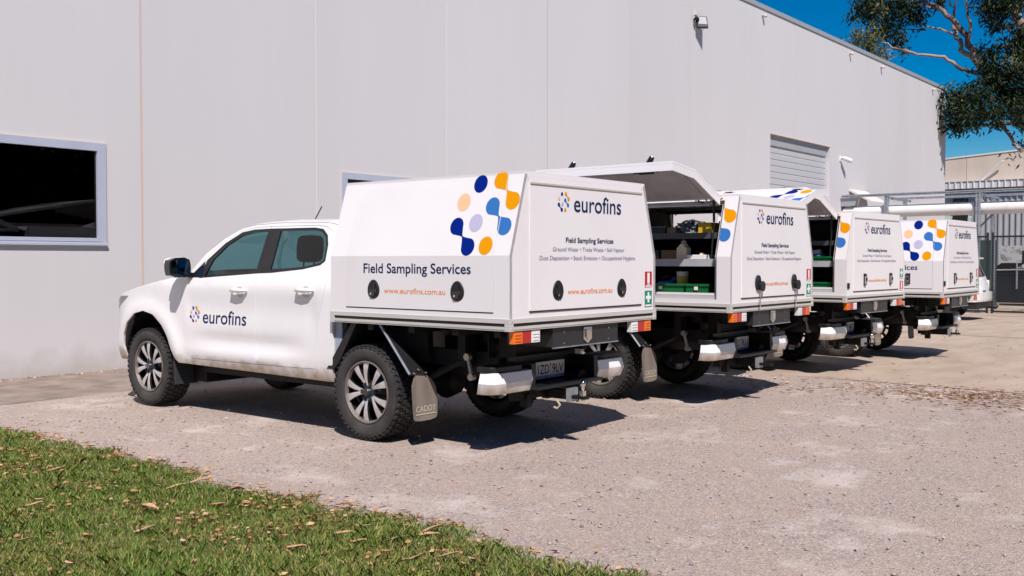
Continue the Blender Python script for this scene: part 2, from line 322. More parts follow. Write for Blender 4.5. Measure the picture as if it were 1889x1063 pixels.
def wheel(parent, x, y, sign, key='w'):
    def tyre(b):
        Rr, hw_ = .378, .128
        prof = [(.247, -.105), (.262, -.122), (.29, -.131), (.325, -.133), (.352, -.126), (.366, -.112), (.370, -.06), (.371, 0), (.370, .06), (.366, .112), (.352, .126), (.325, .133), (.29, .131), (.262, .122), (.247, .105)]
        b.lathe(prof, 72, mis=[2, 1, 1, 1, 0, 0, 0, 0, 0, 0, 0, 1, 1, 1][:14])
        rn = random.Random(3); n = 46
        for k in range(n):
            for j, (xc, w, h) in enumerate([(-.107, .034, .031), (-.058, .040, .036), (-.010, .034, .034), (.036, .038, .036), (.086, .036, .034), (.116, .020, .030)]):
                a = 2 * math.pi * (k + (.5 if j % 2 else 0) + rn.uniform(-.05, .05)) / n; M = Matrix.Rotation(a, 4, 'X') @ Matrix.Translation((xc, 0, .366)) @ Matrix.Rotation(rn.uniform(-.35, .35) + (.3 if j % 2 else -.3), 4, 'Z')
                b.box(-w / 2, w / 2, -h / 2, h / 2, 0, .0165 if abs(xc) < .1 else .011, 0, M)
            for sx in (-1, 1):
                a = 2 * math.pi * (k + .25) / n; ln = .028 if k % 2 else .017
                M = Matrix.Rotation(a, 4, 'X') @ Matrix.Translation((sx * .124, 0, .361 - ln / 2)) @ Matrix.Rotation(sx * .42, 4, 'Y'); b.box(-.006, .006, -.012, .012, -ln / 2, ln / 2, 0, M)
    o = thing_part(parent, 'wheel', (x, y, .385), 0 if sign < 0 else math.pi)
    part(key + 'tyre', 'tyre', [RUB, RUBS, RUBS], o, tyre, smooth=35)
    def rim(b):      # outer face towards -X
        b.lathe([(.250, -.108), (.249, -.121), (.240, -.123), (.234, -.110), (.228, -.095)], 64, mi=1)
        b.lathe([(.229, -.095), (.222, .09)], 48, mi=2)
        b.lathe([(.0, -.068), (.06, -.072), (.155, .0), (.16, .02), (0, .02)], 32, mi=2)     # brake disc and hub behind
        for k in range(5):
            for s in (-1, 1):
                a0 = 2 * math.pi * k / 5 + s * R(15.5)
                rows = []
                for t in range(7):
                    u = t / 6; r = .045 + u * .186; ang = a0 - s * R(9) * (1 - u) ** 1.5; w = .011 + .020 * u ** 1.4; xo = -.092 - .020 * math.sin(u * math.pi * .75)
                    rows.append((r, ang, w, xo))
                vs = []
                for r, ang, w, xo in rows:
                    for e, dx in ((-1, .022), (-1, .0), (0, -.004), (1, 0), (1, .022)):
                        vs.append((xo + dx, r * math.cos(ang) - e * w * math.sin(ang), r * math.sin(ang) + e * w * math.cos(ang)))
                fs = [(i * 5 + j, i * 5 + j + 1, (i + 1) * 5 + j + 1, (i + 1) * 5 + j) for i in range(6) for j in range(4)]
                b.add(vs, fs, 0)
                for fi in range(24):
                    if fi % 4 in (0, 3): b.m[-24 + fi] = 2
    part(key + 'rim', 'rim', [RIM, RIML, RIMD], o, rim, smooth=30)
    def hub(b):
        b.lathe([(0, -.128), (.030, -.128), (.036, -.122), (.040, -.100), (.052, -.095), (.055, -.08)], 24)
        for k in range(6):
            a = 2 * math.pi * k / 6; b.lathe([(0, -.112), (.011, -.112), (.013, -.095)], 8, c=(0, .062 * math.cos(a), .062 * math.sin(a)))
            b.box(-.105, -.09, .03, .078, -.016, .016, 0, Matrix.Rotation(a, 4, 'X'))
    part(key + 'hub', 'hub_cap', mat('hub_dark_blue', (.02, .025, .035), .3), o, hub, smooth=40)
    def emb(b):
        n = 20
        for k in range(n):
            a0, a1 = 2 * math.pi * k / n, 2 * math.pi * (k + 1) / n
            b.add([(-.130, r * math.cos(a), r * math.sin(a) * .85) for a, r in ((a0, .024), (a1, .024), (a1, .0205), (a0, .0205))], [(0, 1, 2, 3)])
        for s in (-1, 1): b.add([(-.1301, s * .0, -.006), (-.1301, s * .017, .012), (-.1301, s * .021, .006), (-.1301, s * .010, -.002), (-.1301, 0, -.010)], [(0, 1, 2, 3, 4)])
    part(key + 'emb', 'emblem', CHR, o, emb, fixn=False)
    return o
def thing_part(parent, name, loc=(0, 0, 0), rz=0):
    o = bpy.data.objects.new(name, None); COL.objects.link(o); o.parent = parent; o.location = loc; o.rotation_euler = (0, 0, rz); o.empty_display_size = .1; return o

def latch(parent, kind, origin, right, up, rot=0):
    fr = frame(origin, right, up)
    if kind == 'oval':
        def bd(b):
            egg = [(.067 * math.cos(t) * (1.0 + .10 * -math.sin(t)), .074 * math.sin(t)) for t in [2 * math.pi * k / 24 for k in range(24)]]
            b.prism(egg, lambda u, v, t: (u * (1 - .12 * (t > .003)), v * (1 - .1 * (t > .003)), t), 0, .006)
            b.prism([(u * .62, v * .58 - .012) for u, v in egg], lambda u, v, t: (u, v, t), .006, .010, 1)
            b.box(-.026, .026, -.048, -.020, .008, .016, 1); b.box(-.028, .028, .0, .040, .008, .014); b.lathe([(0, .018), (.009, .018), (.009, .01)], 10, 'Z', (-.015, -.035, 0), 2)
        return part('latch_oval', 'latch', [BLK, BLKG, CHR], parent, bd, smooth=35, M=fr)
    if kind == 'keys':
        def bd(b):
            egg = [(.052 * math.cos(t), .074 * math.sin(t)) for t in [2 * math.pi * k / 24 for k in range(24)]]
            b.prism(egg, lambda u, v, t: (u, v, t), 0, .018)
            egg2 = [(.045 * math.cos(t) + .045, .05 * math.sin(t) - .035) for t in [2 * math.pi * k / 20 for k in range(20)]]
            b.prism(egg2, lambda u, v, t: (u, v, t), .02, .045, 0); b.tube([(.02, -.07, .03), (.03, -.12, .02), (.028, -.17, .02)], .005, 6, 1); b.box(.016, .042, -.24, -.17, .015, .02, 1)
        return part('latch_keys', 'latch', [BLK, CHR], parent, bd, smooth=35, M=fr)
    def bd(b):
        b.box(-.032, .032, -.075, .075, 0, .012, 0); b.box(-.024, .024, -.062, .045, .01, .026, 1); b.box(-.014, .014, -.02, .02, .022, .034, 0); b.lathe([(0, .03), (.008, .03), (.008, .01)], 8, 'Z', (0, .058, 0), 1)
    return part('latch_slim', 'latch', [BLK, CHR], parent, bd, bevel=.003, M=fr)

def canopy(T, v):
    c = CV; k = c['ins'] / (c['ztop'] - c['zk']); HX = c['hw'] - .006
    can = thing_part(T, 'canopy', (0, 0, 0))
    y0, y1 = c['xr'] + .006, c['xf'] - .006
    def sx(z): return HX if z <= c['zk'] else HX - (z - c['zk']) * k
    D0, D1 = -1.372, .150     # side door span along y
    DZ = 1.066                # bottom of side doors
    TH = .03
    def sideprism(b, s, ya, yb, za, zb, th=TH, mi=0, out=0):
        zs = [za] + ([c['zk']] if za < c['zk'] < zb else []) + [zb]
        for a, d in zip(zs, zs[1:]):
            vs = [(s * (sx(z) + out - q), y, z) for q in (0, th) for y in (ya, yb) for z in (a, d)]
            b.add(vs, [(0, 1, 3, 2), (4, 6, 7, 5), (0, 4, 5, 1), (2, 3, 7, 6), (0, 2, 6, 4), (1, 5, 7, 3)], mi)
    zt = c['ztop']; 
    def fr(b):
        for s in (-1, 1):
            sideprism(b, s, y0, D0 - .003, c['zt'], zt); sideprism(b, s, D1 + .003, y1, c['zt'], zt)
            sideprism(b, s, D0 - .003, D1 + .003, c['zt'], DZ - .007); sideprism(b, s, D0 - .003, D1 + .003, zt - .035, zt)
            # door jamb returns
            for ya, yb in ((D0 - .002, D0 + .03), (D1 - .03, D1 + .002)): sideprism(b, s, ya, yb, DZ - .006, zt - .036, .05, 1, -.032)
            sideprism(b, s, D0 + .03, D1 - .03, DZ - .006, DZ + .035, .05, 1, -.032); sideprism(b, s, D0 + .03, D1 - .03, zt - .075, zt - .036, .05, 1, -.032)
        X = sx(zt)
        b.box(-X + .002, X - .002, y0 + .002, y1 - .002, zt - .004, zt + .022)       # roof sheet
        # front bulkhead and rear wall (with the rear doorway)
        def F(y, t): return lambda u, w, q: (u, y + q * t, w)
        prof = [(-HX + .002, c['zt']), (HX - .002, c['zt']), (HX - .002, c['zk']), (X - .002, zt), (-X + .002, zt), (-HX + .002, c['zk'])]
        b.prism(prof, F(y1, -1), 0, .03)
        b.prism([(-HX + .002, c['zt']), (-.752, c['zt']), (-.752, 1.90), (-.752, zt - .03), (-X + .002, zt), (-HX + .002, c['zk'])], F(y0, 1), 0, .03)
        b.prism([(HX - .002, c['zt']), (.752, c['zt']), (.752, 1.90), (.752, zt - .03), (X - .002, zt), (HX - .002, c['zk'])], F(y0, 1), 0, .03)
        b.box(-.752, .752, y0, y0 + .03, c['zt'], 1.060); b.prism([(-.752, 2.0), (.752, 2.0), (X - .002, zt - .0), (-X + .002, zt - .0)][::1], F(y0, 1), 0, .03)
        b.box(-.76, .76, y0 + .031, y0 + .036, 1.05, 2.01, 1)                           # dark seal behind the door gap
    part('can_frame', 'frame', [CANW, CANI, SEAMD], can, fr, bevel=0, smooth=None)
    # rear door
    def rd(b): b.box(-.750, .750, y0 - .006, y0 + .026, 1.070, 1.9985)
    d = part('can_rdoor', 'rear_door', CANW, can, rd, bevel=.004)
    part('can_hinge', 'hinge', mat('beige_hinge', (.50, .45, .40), .5), can, lambda b: b.box(-.745, .745, y0 - .013, y0 - .0085, 1.972, 1.984))
    # the dark rubber under the doors
    part('can_sealr', 'door_seal', SEAMD, can, lambda b: b.box(-.748, .748, y0 - .006, y0 + .02, 1.0605, 1.0695))
    yr = y0 - .0095
    rt, up = (1, 0, 0), (0, 0, 1)
    emblem_small(can, (-.362, yr, 1.846), rt, up, .155)
    text('eurofins', can, (-.216, yr, 1.795), rt, up, .645, .124, NAVY, .004)
    text('Field Sampling Services', can, (-.319, yr, 1.563), rt, up, .638, .037, NAVY, .012)
    text('Ground Water \u2022 Trade Waste \u2022 Soil Vapour', can, (-.479, yr, 1.498), rt, up, .958, .030, GREYT)
    text('Dust Deposition \u2022 Stack Emission \u2022 Occupational Hygiene', can, (-.639, yr, 1.434), rt, up, 1.278, .030, GREYT)
    text('www.eurofins.com.au', can, (-.293, yr, 1.180), rt, up, .60, .040, ORT)
    for x in (-.413, .445): latch(can, v['rear_latch'], (x, yr + .001, 1.211), rt, up)
    # safety stickers
    zr, zg = (1.272, 1.11) if v['red_top'] else (1.11, 1.272)
    def red(b):
        yy = c['xr'] - .001
        b.box(-.055, .055, -.0015, 0, -.065, .065, 0); b.box(-.017, .017, -.003, -.0016, -.03, .055, 1); b.box(-.017, .017, -.0035, -.0016, -.045, -.035, 1); b.box(-.045, .045, -.003, -.0016, -.061, -.050, 1)
    part('st_red', 'safety_sticker', [REDS, WHS], can, red, fixn=False, loc=(.862, y0 - .0005, zr))
    def grn(b):
        b.box(-.055, .055, -.0015, 0, -.068, .068, 0); b.box(-.013, .013, -.003, -.0016, -.03, .055, 1); b.box(-.04, -.0131, -.003, -.0016, -.001, .026, 1); b.box(.0131, .04, -.003, -.0016, -.001, .026, 1); b.box(-.045, .045, -.003, -.0016, -.061, -.047, 1)
    part('st_grn', 'safety_sticker', [GRNS, WHS], can, grn, fixn=False, loc=(.862, y0 - .0005, zg))
    if v.get('vent'): part('vent', 'vent', BLK, can, lambda b: (b.box(-.03, .03, -.012, 0, -.035, .035), b.box(-.02, .02, -.016, -.012, -.022, .022)), bevel=.003, loc=(-.905, y0, 1.14))
    # side doors: built shut in can space, then swung round the hinge line
    for s in (-1, 1):
        ang = v['open'].get(s, 0)
        hz = 2.045; hx = s * .832; dtop = zt - .034
        dr = thing_part(T, 'side_door', (hx, 0, hz)); dr.rotation_euler = (0, -s * R(ang), 0)
        def door(b, s=s):
            def sp(ya, yb, za, zb, th=.022, mi=0, out=.002):
                zs = [za] + ([c['zk']] if za < c['zk'] < zb else []) + [zb]
                for a, e in zip(zs, zs[1:]):
                    vs = [(s * (sx(z) + out - q) - hx, y, z - hz) for q in (0, th) for y in (ya, yb) for z in (a, e)]
                    b.add(vs, [(0, 1, 3, 2), (4, 6, 7, 5), (0, 4, 5, 1), (2, 3, 7, 6), (0, 2, 6, 4), (1, 5, 7, 3)], mi)
            sp(D0, D1, DZ, dtop, .020)
            sp(D0 + .001, D0 + .012, DZ + .001, dtop - .02, .065, 0, -.0182); sp(D1 - .012, D1 - .001, DZ + .001, dtop - .02, .065, 0, -.0182)
            sp(D0 + .012, D1 - .012, DZ + .001, DZ + .02, .065, 0, -.0182)
            sp(D0 + .13, D0 + .142, DZ + .13, dtop - .03, .028, 1, -.0183); sp(D1 - .142, D1 - .13, DZ + .13, dtop - .03, .028, 1, -.0183); sp(D0 + .14, D1 - .14, DZ + .13, DZ + .145, .03, 1, -.0183)
            sp(D0 + .0125, D1 - .0125, DZ + .021, dtop - .03, .001, 1, -.0184)
        me = CACHE.get(('door', s))
        if not me:
            b = B(); door(b); me = b.mesh('door_skin', [CANW, CANI]); CACHE[('door', s)] = me
        obj('door_skin', me, dr)
        if not v['open'].get(s, 0):
            part(('sseal', s), 'door_seal', SEAMD, can, lambda b, s=s: b.box(min(s * (HX - .03), s * (HX + .0015)), max(s * (HX - .03), s * (HX + .0015)), D0, D1, DZ - .0085, DZ - .0005))
        out = .0035; r2 = (0, s, 0)   # right when looked at from outside
        X0 = s * (HX + out)
        def PP(y, z, o=0): 
            zz = z; return (s * (sx(zz) + out + o) - hx, y, zz - hz)
        # lettering on the lower, upright part
        text('Field Sampling Services', dr, PP(-.054 if s < 0 else -1.167, 1.334), r2, up, 1.113, .073, NAVY, .012)
        text('www.eurofins.com.au', dr, PP(-.281 if s < 0 else -.919, 1.180), r2, up, .638, .040, ORT, .006)
        for yy in (-.166, -1.037): latch(dr, v['side_latch'], PP(yy, 1.208), r2, up)
        # inside lock gear on the door bottom
        if ang:
            def gear(b, yy):
                b.box(-.02, .02, yy - .075, yy + .075, -.03, .03); b.box(-.03, .0, yy - .03, yy + .03, -.05, .06, 1); b.tube([(0, yy - .12, .03), (-.02, yy, .0), (-.01, yy + .10, .05), (0, yy + .16, .05)], .010, 6)
                b.tube([(0, yy + .06, -.03), (-.03, yy + .12, -.06)], .016, 6)
            for yy in (-.166, -1.037):
                part(('gear', s, yy), 'lock_gear', [BLK, GLAV], dr, lambda b: gear(b, yy), smooth=30, loc=(s * (HX - .060) - hx, 0, 1.16 - hz))
                if v.get('knobs') and s < 0: part(('knob', yy), 'latch_knob', BLKG, dr, lambda b: b.tube([(-HX + .01 - hx, yy, 1.20 - hz), (-HX - .03 - hx, yy, 1.21 - hz), (-HX - .085 - hx, yy - .01, 1.235 - hz)], [.014, .030, .026], 8), smooth=50)
        # dots on the leaning part; pieces of a pair beyond the seam stay on the frame
        cen_y, cen_z = (-1.155, 1.699)
        upv = Vector((-s * k, 0, 1)).normalized()
        for i, (nm, m, cs) in enumerate(DOTS):
            for onframe in (0, 1):
                key = ('dot', i, s, onframe)
                if key not in CACHE:
                    P = dotpoly(cs); bm = bmesh.new()
                    vs = [bm.verts.new((0, (cen_y - a) , cen_z + bb_ )) for a, bb_ in P]; bm.faces.new(vs)
                    bmesh.ops.bisect_plane(bm, geom=bm.verts[:] + bm.edges[:] + bm.faces[:], plane_co=(0, D0 - (.001 if not onframe else .005), 0), plane_no=(0, 1, 0), clear_inner=not onframe, clear_outer=bool(onframe))
                    if len(bm.faces) == 0 or sum(f.calc_area() for f in bm.faces) < 1e-4: CACHE[key] = None; bm.free(); continue
                    for vv in bm.verts: vv.co.x = s * (sx(vv.co.z) + (out if not onframe else .0012)) - (0 if onframe else hx); vv.co.z -= (0 if onframe else hz)
                    me = bpy.data.meshes.new('printed_dot'); bm.to_mesh(me); bm.free(); me.materials.append(m); CACHE[key] = me
                if CACHE[key]: obj('printed_dot', CACHE[key], can if onframe else dr)
        # gas strut and hanging cord
        if ang and s < 0:
            part('strut', 'gas_strut', BLK, can, lambda b: (b.tube([(-.84, D0 + .10, 2.10), (-.83, D0 + .10, 1.80)], .013, 8), b.tube([(-.83, D0 + .10, 1.80), (-.86, D0 + .11, 1.45)], .008, 8)), smooth=30)
            part('cord', 'latch_cord', BLK, can, lambda b: b.tube([(-.86, D0 + .24, 2.12), (-.86, D0 + .27, 2.06), (-.86, D0 + .25, 2.00), (-.85, D0 + .20, 1.985)], .009, 6), smooth=30)
    # inner fittings
    if v['open']:
        def inn(b):
            b.box(-.90, .90, y0 + .04, y1 - .04, 1.023, 1.045)
            b.box(-.86, .86, D1 - .01, y1 - .04, 1.05, 1.98)                            # front compartment wall
            b.box(-.74, .74, y0 + .04, y0 + .06, 1.05, 2.0)
            b.box(-.92, -.62, D0 + .035, D0 + .045, 1.05, 1.44)
            b.box(-.04, .04, D0 + .02, D1, 1.05, 1.66)                                  # centre partition
            b.box(-.66, .66, D0 + .55, D0 + .57, 1.05, 1.66); 
            for sg in (-1, 1): b.box(sg * .72 - .02, sg * .72 + .02, D0 + .03, D1, 1.972, 1.992)
        part('inn', 'liner', CARPET, can, inn)
        def hood(b): b.prism([(-.30, 1.66), (-.42, 1.97), (.12, 1.97), (.12, 1.66)], lambda u, w, q: (q, u, w), -.70, -.68)
        part('liner2', 'side_board', CARPET, can, hood)
        part('shelf1', 'shelf', SHELF, can, lambda b: (b.box(-.86, -.045, D0 + .05, D1 - .02, 1.424, 1.432), b.box(-.866, -.858, D0 + .05, D1 - .02, 1.372, 1.444)))
        part('shelf2', 'shelf', SHELFD, can, lambda b: (b.box(-.80, -.045, D0 + .05, D1 - .02, 1.680, 1.688), b.box(-.806, -.798, D0 + .05, D1 - .02, 1.640, 1.698)), label='dark upper shelf')
        part('shelf1r', 'shelf', SHELF, can, lambda b: (b.box(.045, .86, D0 + .05, D1 - .02, 1.424, 1.432), b.box(.858, .866, D0 + .05, D1 - .02, 1.372, 1.444)))
        part('rods', 'rod', GLAV, can, lambda b: (b.tube([(-.55, D0 + .1, 1.99), (-.55, D1, 1.95)], .008, 6), b.tube([(-.60, D0 + .3, 1.985), (.5, D0 + .2, 1.97)], .007, 6)), smooth=30)
        def lip(b): b.box(-.935, -.915, D0 + .035, D1 - .035, 1.10, 1.118)
        part('lip', 'drip_lip', WPL, can, lip)
    return can

def truck(name, label, X, Y, rz, v):
    T = thing(name, label, 'pickup truck', (X, Y, gz(X)), rz, 'white service utes parked in a row')
    c = CV
    # ---- cab
    cab = thing_part(T, 'cab')
    for s in (-1, 1):
        def side(b, s=s): skin(b, SIDE, [FULLDOORS], W, s)
        part(('side', s), 'body_side', PAINT, cab, side, smooth=50)
    for s in (-1, 1):
        dr = thing_part(T, 'door')
        part(('fd', s), 'door_skin', PAINT, dr, lambda b, s=s: skin(b, inset(BL + FWINREV + FRONT_REST, .0035), [], W, s), smooth=50)
        part(('fw', s), 'window_frame', BLK, dr, lambda b, s=s: skin(b, FWIN, [G1], lambda y, z: W(y, z) - .004, s), smooth=50)
        part(('fg', s), 'window', GLASS, dr, lambda b, s=s: skin(b, inset(G1, -.008), [], lambda y, z: W(y, z) - .012, s, flange=0), smooth=60)
        handle(dr, 1.60, 1.16, s)
        if s < 0: FD = dr
        dr = thing_part(T, 'door')
        part(('rd', s), 'door_skin', PAINT, dr, lambda b, s=s: skin(b, inset(REAR_PAINT, .0035), [], W, s), smooth=50)
        part(('rw', s), 'window_frame', BLK, dr, lambda b, s=s: skin(b, RWIN, [G2], lambda y, z: W(y, z) - .004, s), smooth=50)
        part(('rg', s), 'window', GLASS, dr, lambda b, s=s: skin(b, inset(G2, -.008), [], lambda y, z: W(y, z) - .012, s, flange=0), smooth=60)
        handle(dr, .70, 1.178, s)
        # mirror
        mr = thing_part(T, 'mirror')
        def mir(b, s=s):
            b.prism(smoothpoly([(-.10, -.085), (.10, -.10), (.125, .0), (.105, .085), (-.09, .095), (-.115, 0)], it=1), lambda u, w, t: (s * (1.02 + u * .95), 2.39 + t + (u * .05), 1.365 + w), -.015, .07)
            b.box(min(s * .86, s * .96), max(s * .86, s * .96), 2.35, 2.43, 1.27, 1.315)
            b.prism([(2.20, 1.275), (2.37, 1.275), (2.35, 1.32), (2.235, 1.42)], lambda u, w, t: (s * (W(u, w) + t), u, w), -.01, .006)
        part(('mir', s), 'mirror_housing', BLKG, mr, mir, smooth=35)
        part(('mirg', s), 'mirror_glass', mat('mirror_glass', (.55, .6, .65), .02, metal=1), mr, lambda b, s=s: b.prism(smoothpoly([(-.085, -.07), (.085, -.085), (.105, .0), (.09, .07), (-.075, .08), (-.1, 0)], it=1), lambda u, w, t: (s * (1.02 + u * .95), 2.372 + t + u * .05, 1.365 + w), 0, .002))
        part(('mirc', s), 'mirror_cap', PAINT, mr, lambda b, s=s: b.prism(smoothpoly([(-.10, .02), (.118, .02), (.100, .088), (-.088, .098)], it=1), lambda u, w, t: (s * (1.02 + u * .9), 2.455 + t + u * .05, 1.367 + w), -.02, .035), smooth=40)
        # headlight
        hl = [(3.44, 1.075), (3.60, 1.072), (3.76, 1.02), (3.88, .94), (3.86, .90), (3.72, .955), (3.56, 1.01)]
        h_ = part(('hl', s), 'headlight', [LENS], T, lambda b, s=s: skin(b, hl, [], lambda y, z: W(y, z) + .006, s, d=.03, flange=.006), smooth=50)
        part(('hlb', s), 'reflector', mat('headlight_inner', (.42, .43, .44), .2, metal=.7), h_, lambda b, s=s: skin(b, inset(hl, .003), [], lambda y, z: W(y, z) + .002, s, d=.03, flange=0), smooth=50)
        # arch liner
        part(('liner', s), 'arch_liner', BLK, T, lambda b, s=s: (grid(b, [[(s * xx, 3.125 + .425 * math.cos(a), .44 + .50 * math.sin(a)) for xx in (.885, .50)] for a in [R(4 + k * 12.3) for k in range(15)]]), b.box(min(s * .50, s * .49), max(s * .50, s * .49), 2.62, 3.60, .44, .94)), smooth=60)
        # front mudflap
        part(('ff', s), 'mudflap', [mat('black_mudflap', (.03, .033, .038), .5)], T, lambda b, s=s: b.prism([(.90, .62), (.62, .60), (.62, .26), (.66, .235), (.90, .24)], lambda u, w, t: (s * u, 2.70 - (.62 - w) * .10 + t, w), 0, .012), bevel=.003)
        # rear guard plates and flap
        def gd(b, s=s):
            b.add([(s * .93, -.19, .93), (s * .93, -.515, .56), (s * .78, -.53, .56), (s * .90, -.20, .93), (s * .93, -.205, .93), (s * .93, -.535, .56), (s * .78, -.545, .555), (s * .90, -.215, .93)], [(0, 1, 2, 3), (7, 6, 5, 4), (0, 4, 5, 1), (1, 5, 6, 2), (2, 6, 7, 3), (3, 7, 4, 0)])
            b.tube([(s * .934, -.195, .93), (s * .934, -.515, .565)], .010, 6, 1)
            for q in ((.915, -.54, .575), (.80, -.55, .575), (.86, -.53, .60)): b.lathe([(0, -.012), (.008, -.010), (.008, .0)], 8, 'Y', (s * q[0], q[1], q[2]), 2)
        part(('guard', s), 'mudguard', [BLK, GLAV, CHR], T, gd, smooth=25)
        part(('guardf', s), 'splash_plate', BLK, T, lambda b, s=s: b.prism([(.145, .932), (.445, .545), (.36, .545), (.30, .60), (.085, .932)], lambda u, w, t: (s * t, u, w), .925, .60), smooth=25)
        fl = part(('flap', s), 'mudflap', FLAP, T, lambda b, s=s: b.prism(smoothpoly([(.93, .56), (.78, .56), (.70, .50), (.665, .43), (.665, .25), (.69, .205), (.91, .205), (.93, .23)], it=1), lambda u, w, t: (s * u, -.535 - (.56 - w) * .06 + t, w), 0, .010), smooth=25)
        L, Rr = ((-.905, -.69) if s < 0 else (.69, .905))
        text('CADDY', fl, (L, -.535 - .26 * .06 - .004, .275), (1, 0, 0), (0, .0, 1), .215, .045, FLAPT)
        part(('fbar', s), 'raised_bar', FLAPT, fl, lambda b, s=s: (b.box(L, Rr, -.5575, -.5535, .252, .258),))
    part('bonnet', 'bonnet', PAINT, T, bonnet, smooth=50)
    part('roof', 'roof', PAINT, T, roofb, smooth=50)
    part('rgrv', 'roof_moulding', [mat('grey_seal', (.30, .29, .29), .6)], T, lambda b: [b.tube([(s * (W(y, lerp(ROOFSIDE, y)) - .004), y, lerp(ROOFSIDE, y) + .004) for y in [.47 + .06 * i for i in range(24)]], .003, 5) for s in (-1, 1)], smooth=30)
    part('pillars', 'windscreen_pillar', PAINT, T, lambda b: screen(b, True), smooth=50)
    part('screen', 'windscreen', GLASS, T, lambda b: screen(b, False), smooth=60)
    part('cabback', 'cab_back', [PAINT, BLKG], T, lambda b: (b.box(-.90, .90, .372, .39, .55, 1.25, 0), b.box(-.84, -.64, .372, .39, 1.25, 1.66, 0), b.box(.64, .84, .372, .39, 1.25, 1.66, 0), b.box(-.80, .80, .40, .42, 1.62, 1.72, 0)))
    part('backglass', 'rear_window', GLASS, T, lambda b: b.box(-.64, .64, .378, .382, 1.25, 1.62))
    def fascia(b):
        rows = [[(x, 3.955 + .06 * (1 - (x / .6) ** 2), z) for x in [-.6 + .1 * i for i in range(13)]] for z in (.43, .60, .62, .90, .92, 1.0)]
        n = len(rows[0])
        for i in range(5): grid(b, rows[i:i + 2], 1 if i == 2 else 0)
    part('fascia', 'front_fascia', [PAINT, BLK], T, fascia, smooth=40)
    # interior
    def inter(b):
        b.box(-.84, .84, .45, 2.5, .50, .62); b.box(-.80, .80, 1.95, 2.40, .95, 1.27)
        for s in (-1, 1): b.box(min(s * .84, s * .86), max(s * .84, s * .86), .45, 2.40, .55, 1.24)
        b.box(-.70, .70, .44, 1.75, 1.735, 1.742)
    part('inter', 'cabin', CABI, T, inter, bevel=.01)
    for i, (x, y) in enumerate(((-.40, 1.50), (.38, 1.50))):
        part('seat', 'seat', SEAT, T, seat_b, smooth=50, loc=(x, y, 0))
    part('rseat', 'rear_seat', SEAT, T, rseat_b, smooth=50, loc=(0, .0, 0))
    part('steer', 'steering_wheel', BLK, T, lambda b: (b.tube([(.38 + .17 * math.cos(a), 1.92 - .08 * math.sin(a), 1.17 + .16 * math.sin(a)) for a in [2 * math.pi * k / 20 for k in range(21)]], .014, 8), b.tube([(.38, 1.93, 1.17), (.38, 2.15, 1.10)], .04, 8)), smooth=40)
    part('grab', 'grab_handle', mat('grey_trim', (.35, .37, .38), .5), T, lambda b: b.tube([(-.70, 1.235, 1.62), (-.735, 1.25, 1.59), (-.765, 1.26, 1.42), (-.76, 1.245, 1.36)], .014, 8), smooth=40)
    part('antenna', 'antenna', BLK, T, lambda b: (b.tube([(.0, 1.70, 1.79), (.0, 1.69, 1.82)], .014, 8), b.tube([(0, 1.69, 1.81), (.0, 1.58, 1.945)], .006, 6)), smooth=30)
    r2 = (0, -1, 0)
    emblem_small(FD, (-(W(2.29, .91) + .004), 2.312, .911), r2, (0, 0, 1), .165)
    drape('eurofins', FD, (0, 2.168, .853), r2, (0, 0, 1), .655, .120, NAVY, .004)
    # wheels
    for x, y in ((-.785, 0), (.785, 0), (-.785, 3.125), (.785, 3.125)): wheel(T, x, y, -1 if x < 0 else 1)
    # ---- tray
    tr = thing_part(T, 'tray')
    H, y0, y1 = c['hw'], c['xr'], c['xf']
    def rail_long(b, s=1):
        b.box(H - .04, H, y0 + .045, y1 - .03, .991, c['zt']); b.box(H - .04, H - .008, y0 + .045, y1 - .03, .968, .991, 1); b.box(H - .04, H, y0 + .045, y1 - .03, .948, .968); b.box(H - .04, H - .004, y0 + .045, y1 - .03, c['zb'], .948)
    part('rail_l', 'rail', [ALU, BLK], tr, rail_long); part('rail_l', 'rail', [ALU, BLK], tr, rail_long, M=Matrix.Translation((0, y0 + y1 + .015, 0)) @ Matrix.Rotation(math.pi, 4, 'Z'))
    def rail_r(b):
        b.box(-H + .045, H - .045, y0, y0 + .04, .991, c['zt']); b.box(-H + .045, H - .045, y0 + .008, y0 + .04, .968, .991, 1); b.box(-H + .045, H - .045, y0, y0 + .04, .948, .968); b.box(-H + .045, H - .045, y0 + .004, y0 + .04, c['zb'], .948)
    part('rail_r', 'rail', [ALU, BLK], tr, rail_r)
    part('rail_f', 'rail', [ALU], tr, lambda b: b.box(-H + .045, H - .045, y1 - .03, y1, c['zb'], c['zt']))
    for sx_ in (-1, 1):
        for yy, ya in ((y0, y0 - .0), (y1, y1 - .045)):
            part(('cap', sx_, yy), 'corner_cap', [ALU, DARK], tr, lambda b, sx_=sx_, ya=ya: (b.box(min(sx_ * (H - .044), sx_ * (H + .002)), max(sx_ * (H - .044), sx_ * (H + .002)), ya - .002, ya + .044, c['zb'] - .002, c['zt'] + .001), [b.lathe([(0, -.005), (.006, -.004), (.006, 0)], 8, 'Y', (sx_ * (H - .022), ya - .002, z), 1) for z in (.955, 1.0)]), bevel=.002)
    part('floor', 'floor', [mat('tray_floor', (.10, .10, .10), .6), DARK], tr, lambda b: (b.box(-H + .041, H - .041, y0 + .041, y1 - .031, .955, .985), [b.box(-.9, .9, y - .03, y + .03, .88, .954, 1) for y in (-1.35, -.95, -.5, -.05, .25)]))
    # ---- canopy
    canopy(T, v)
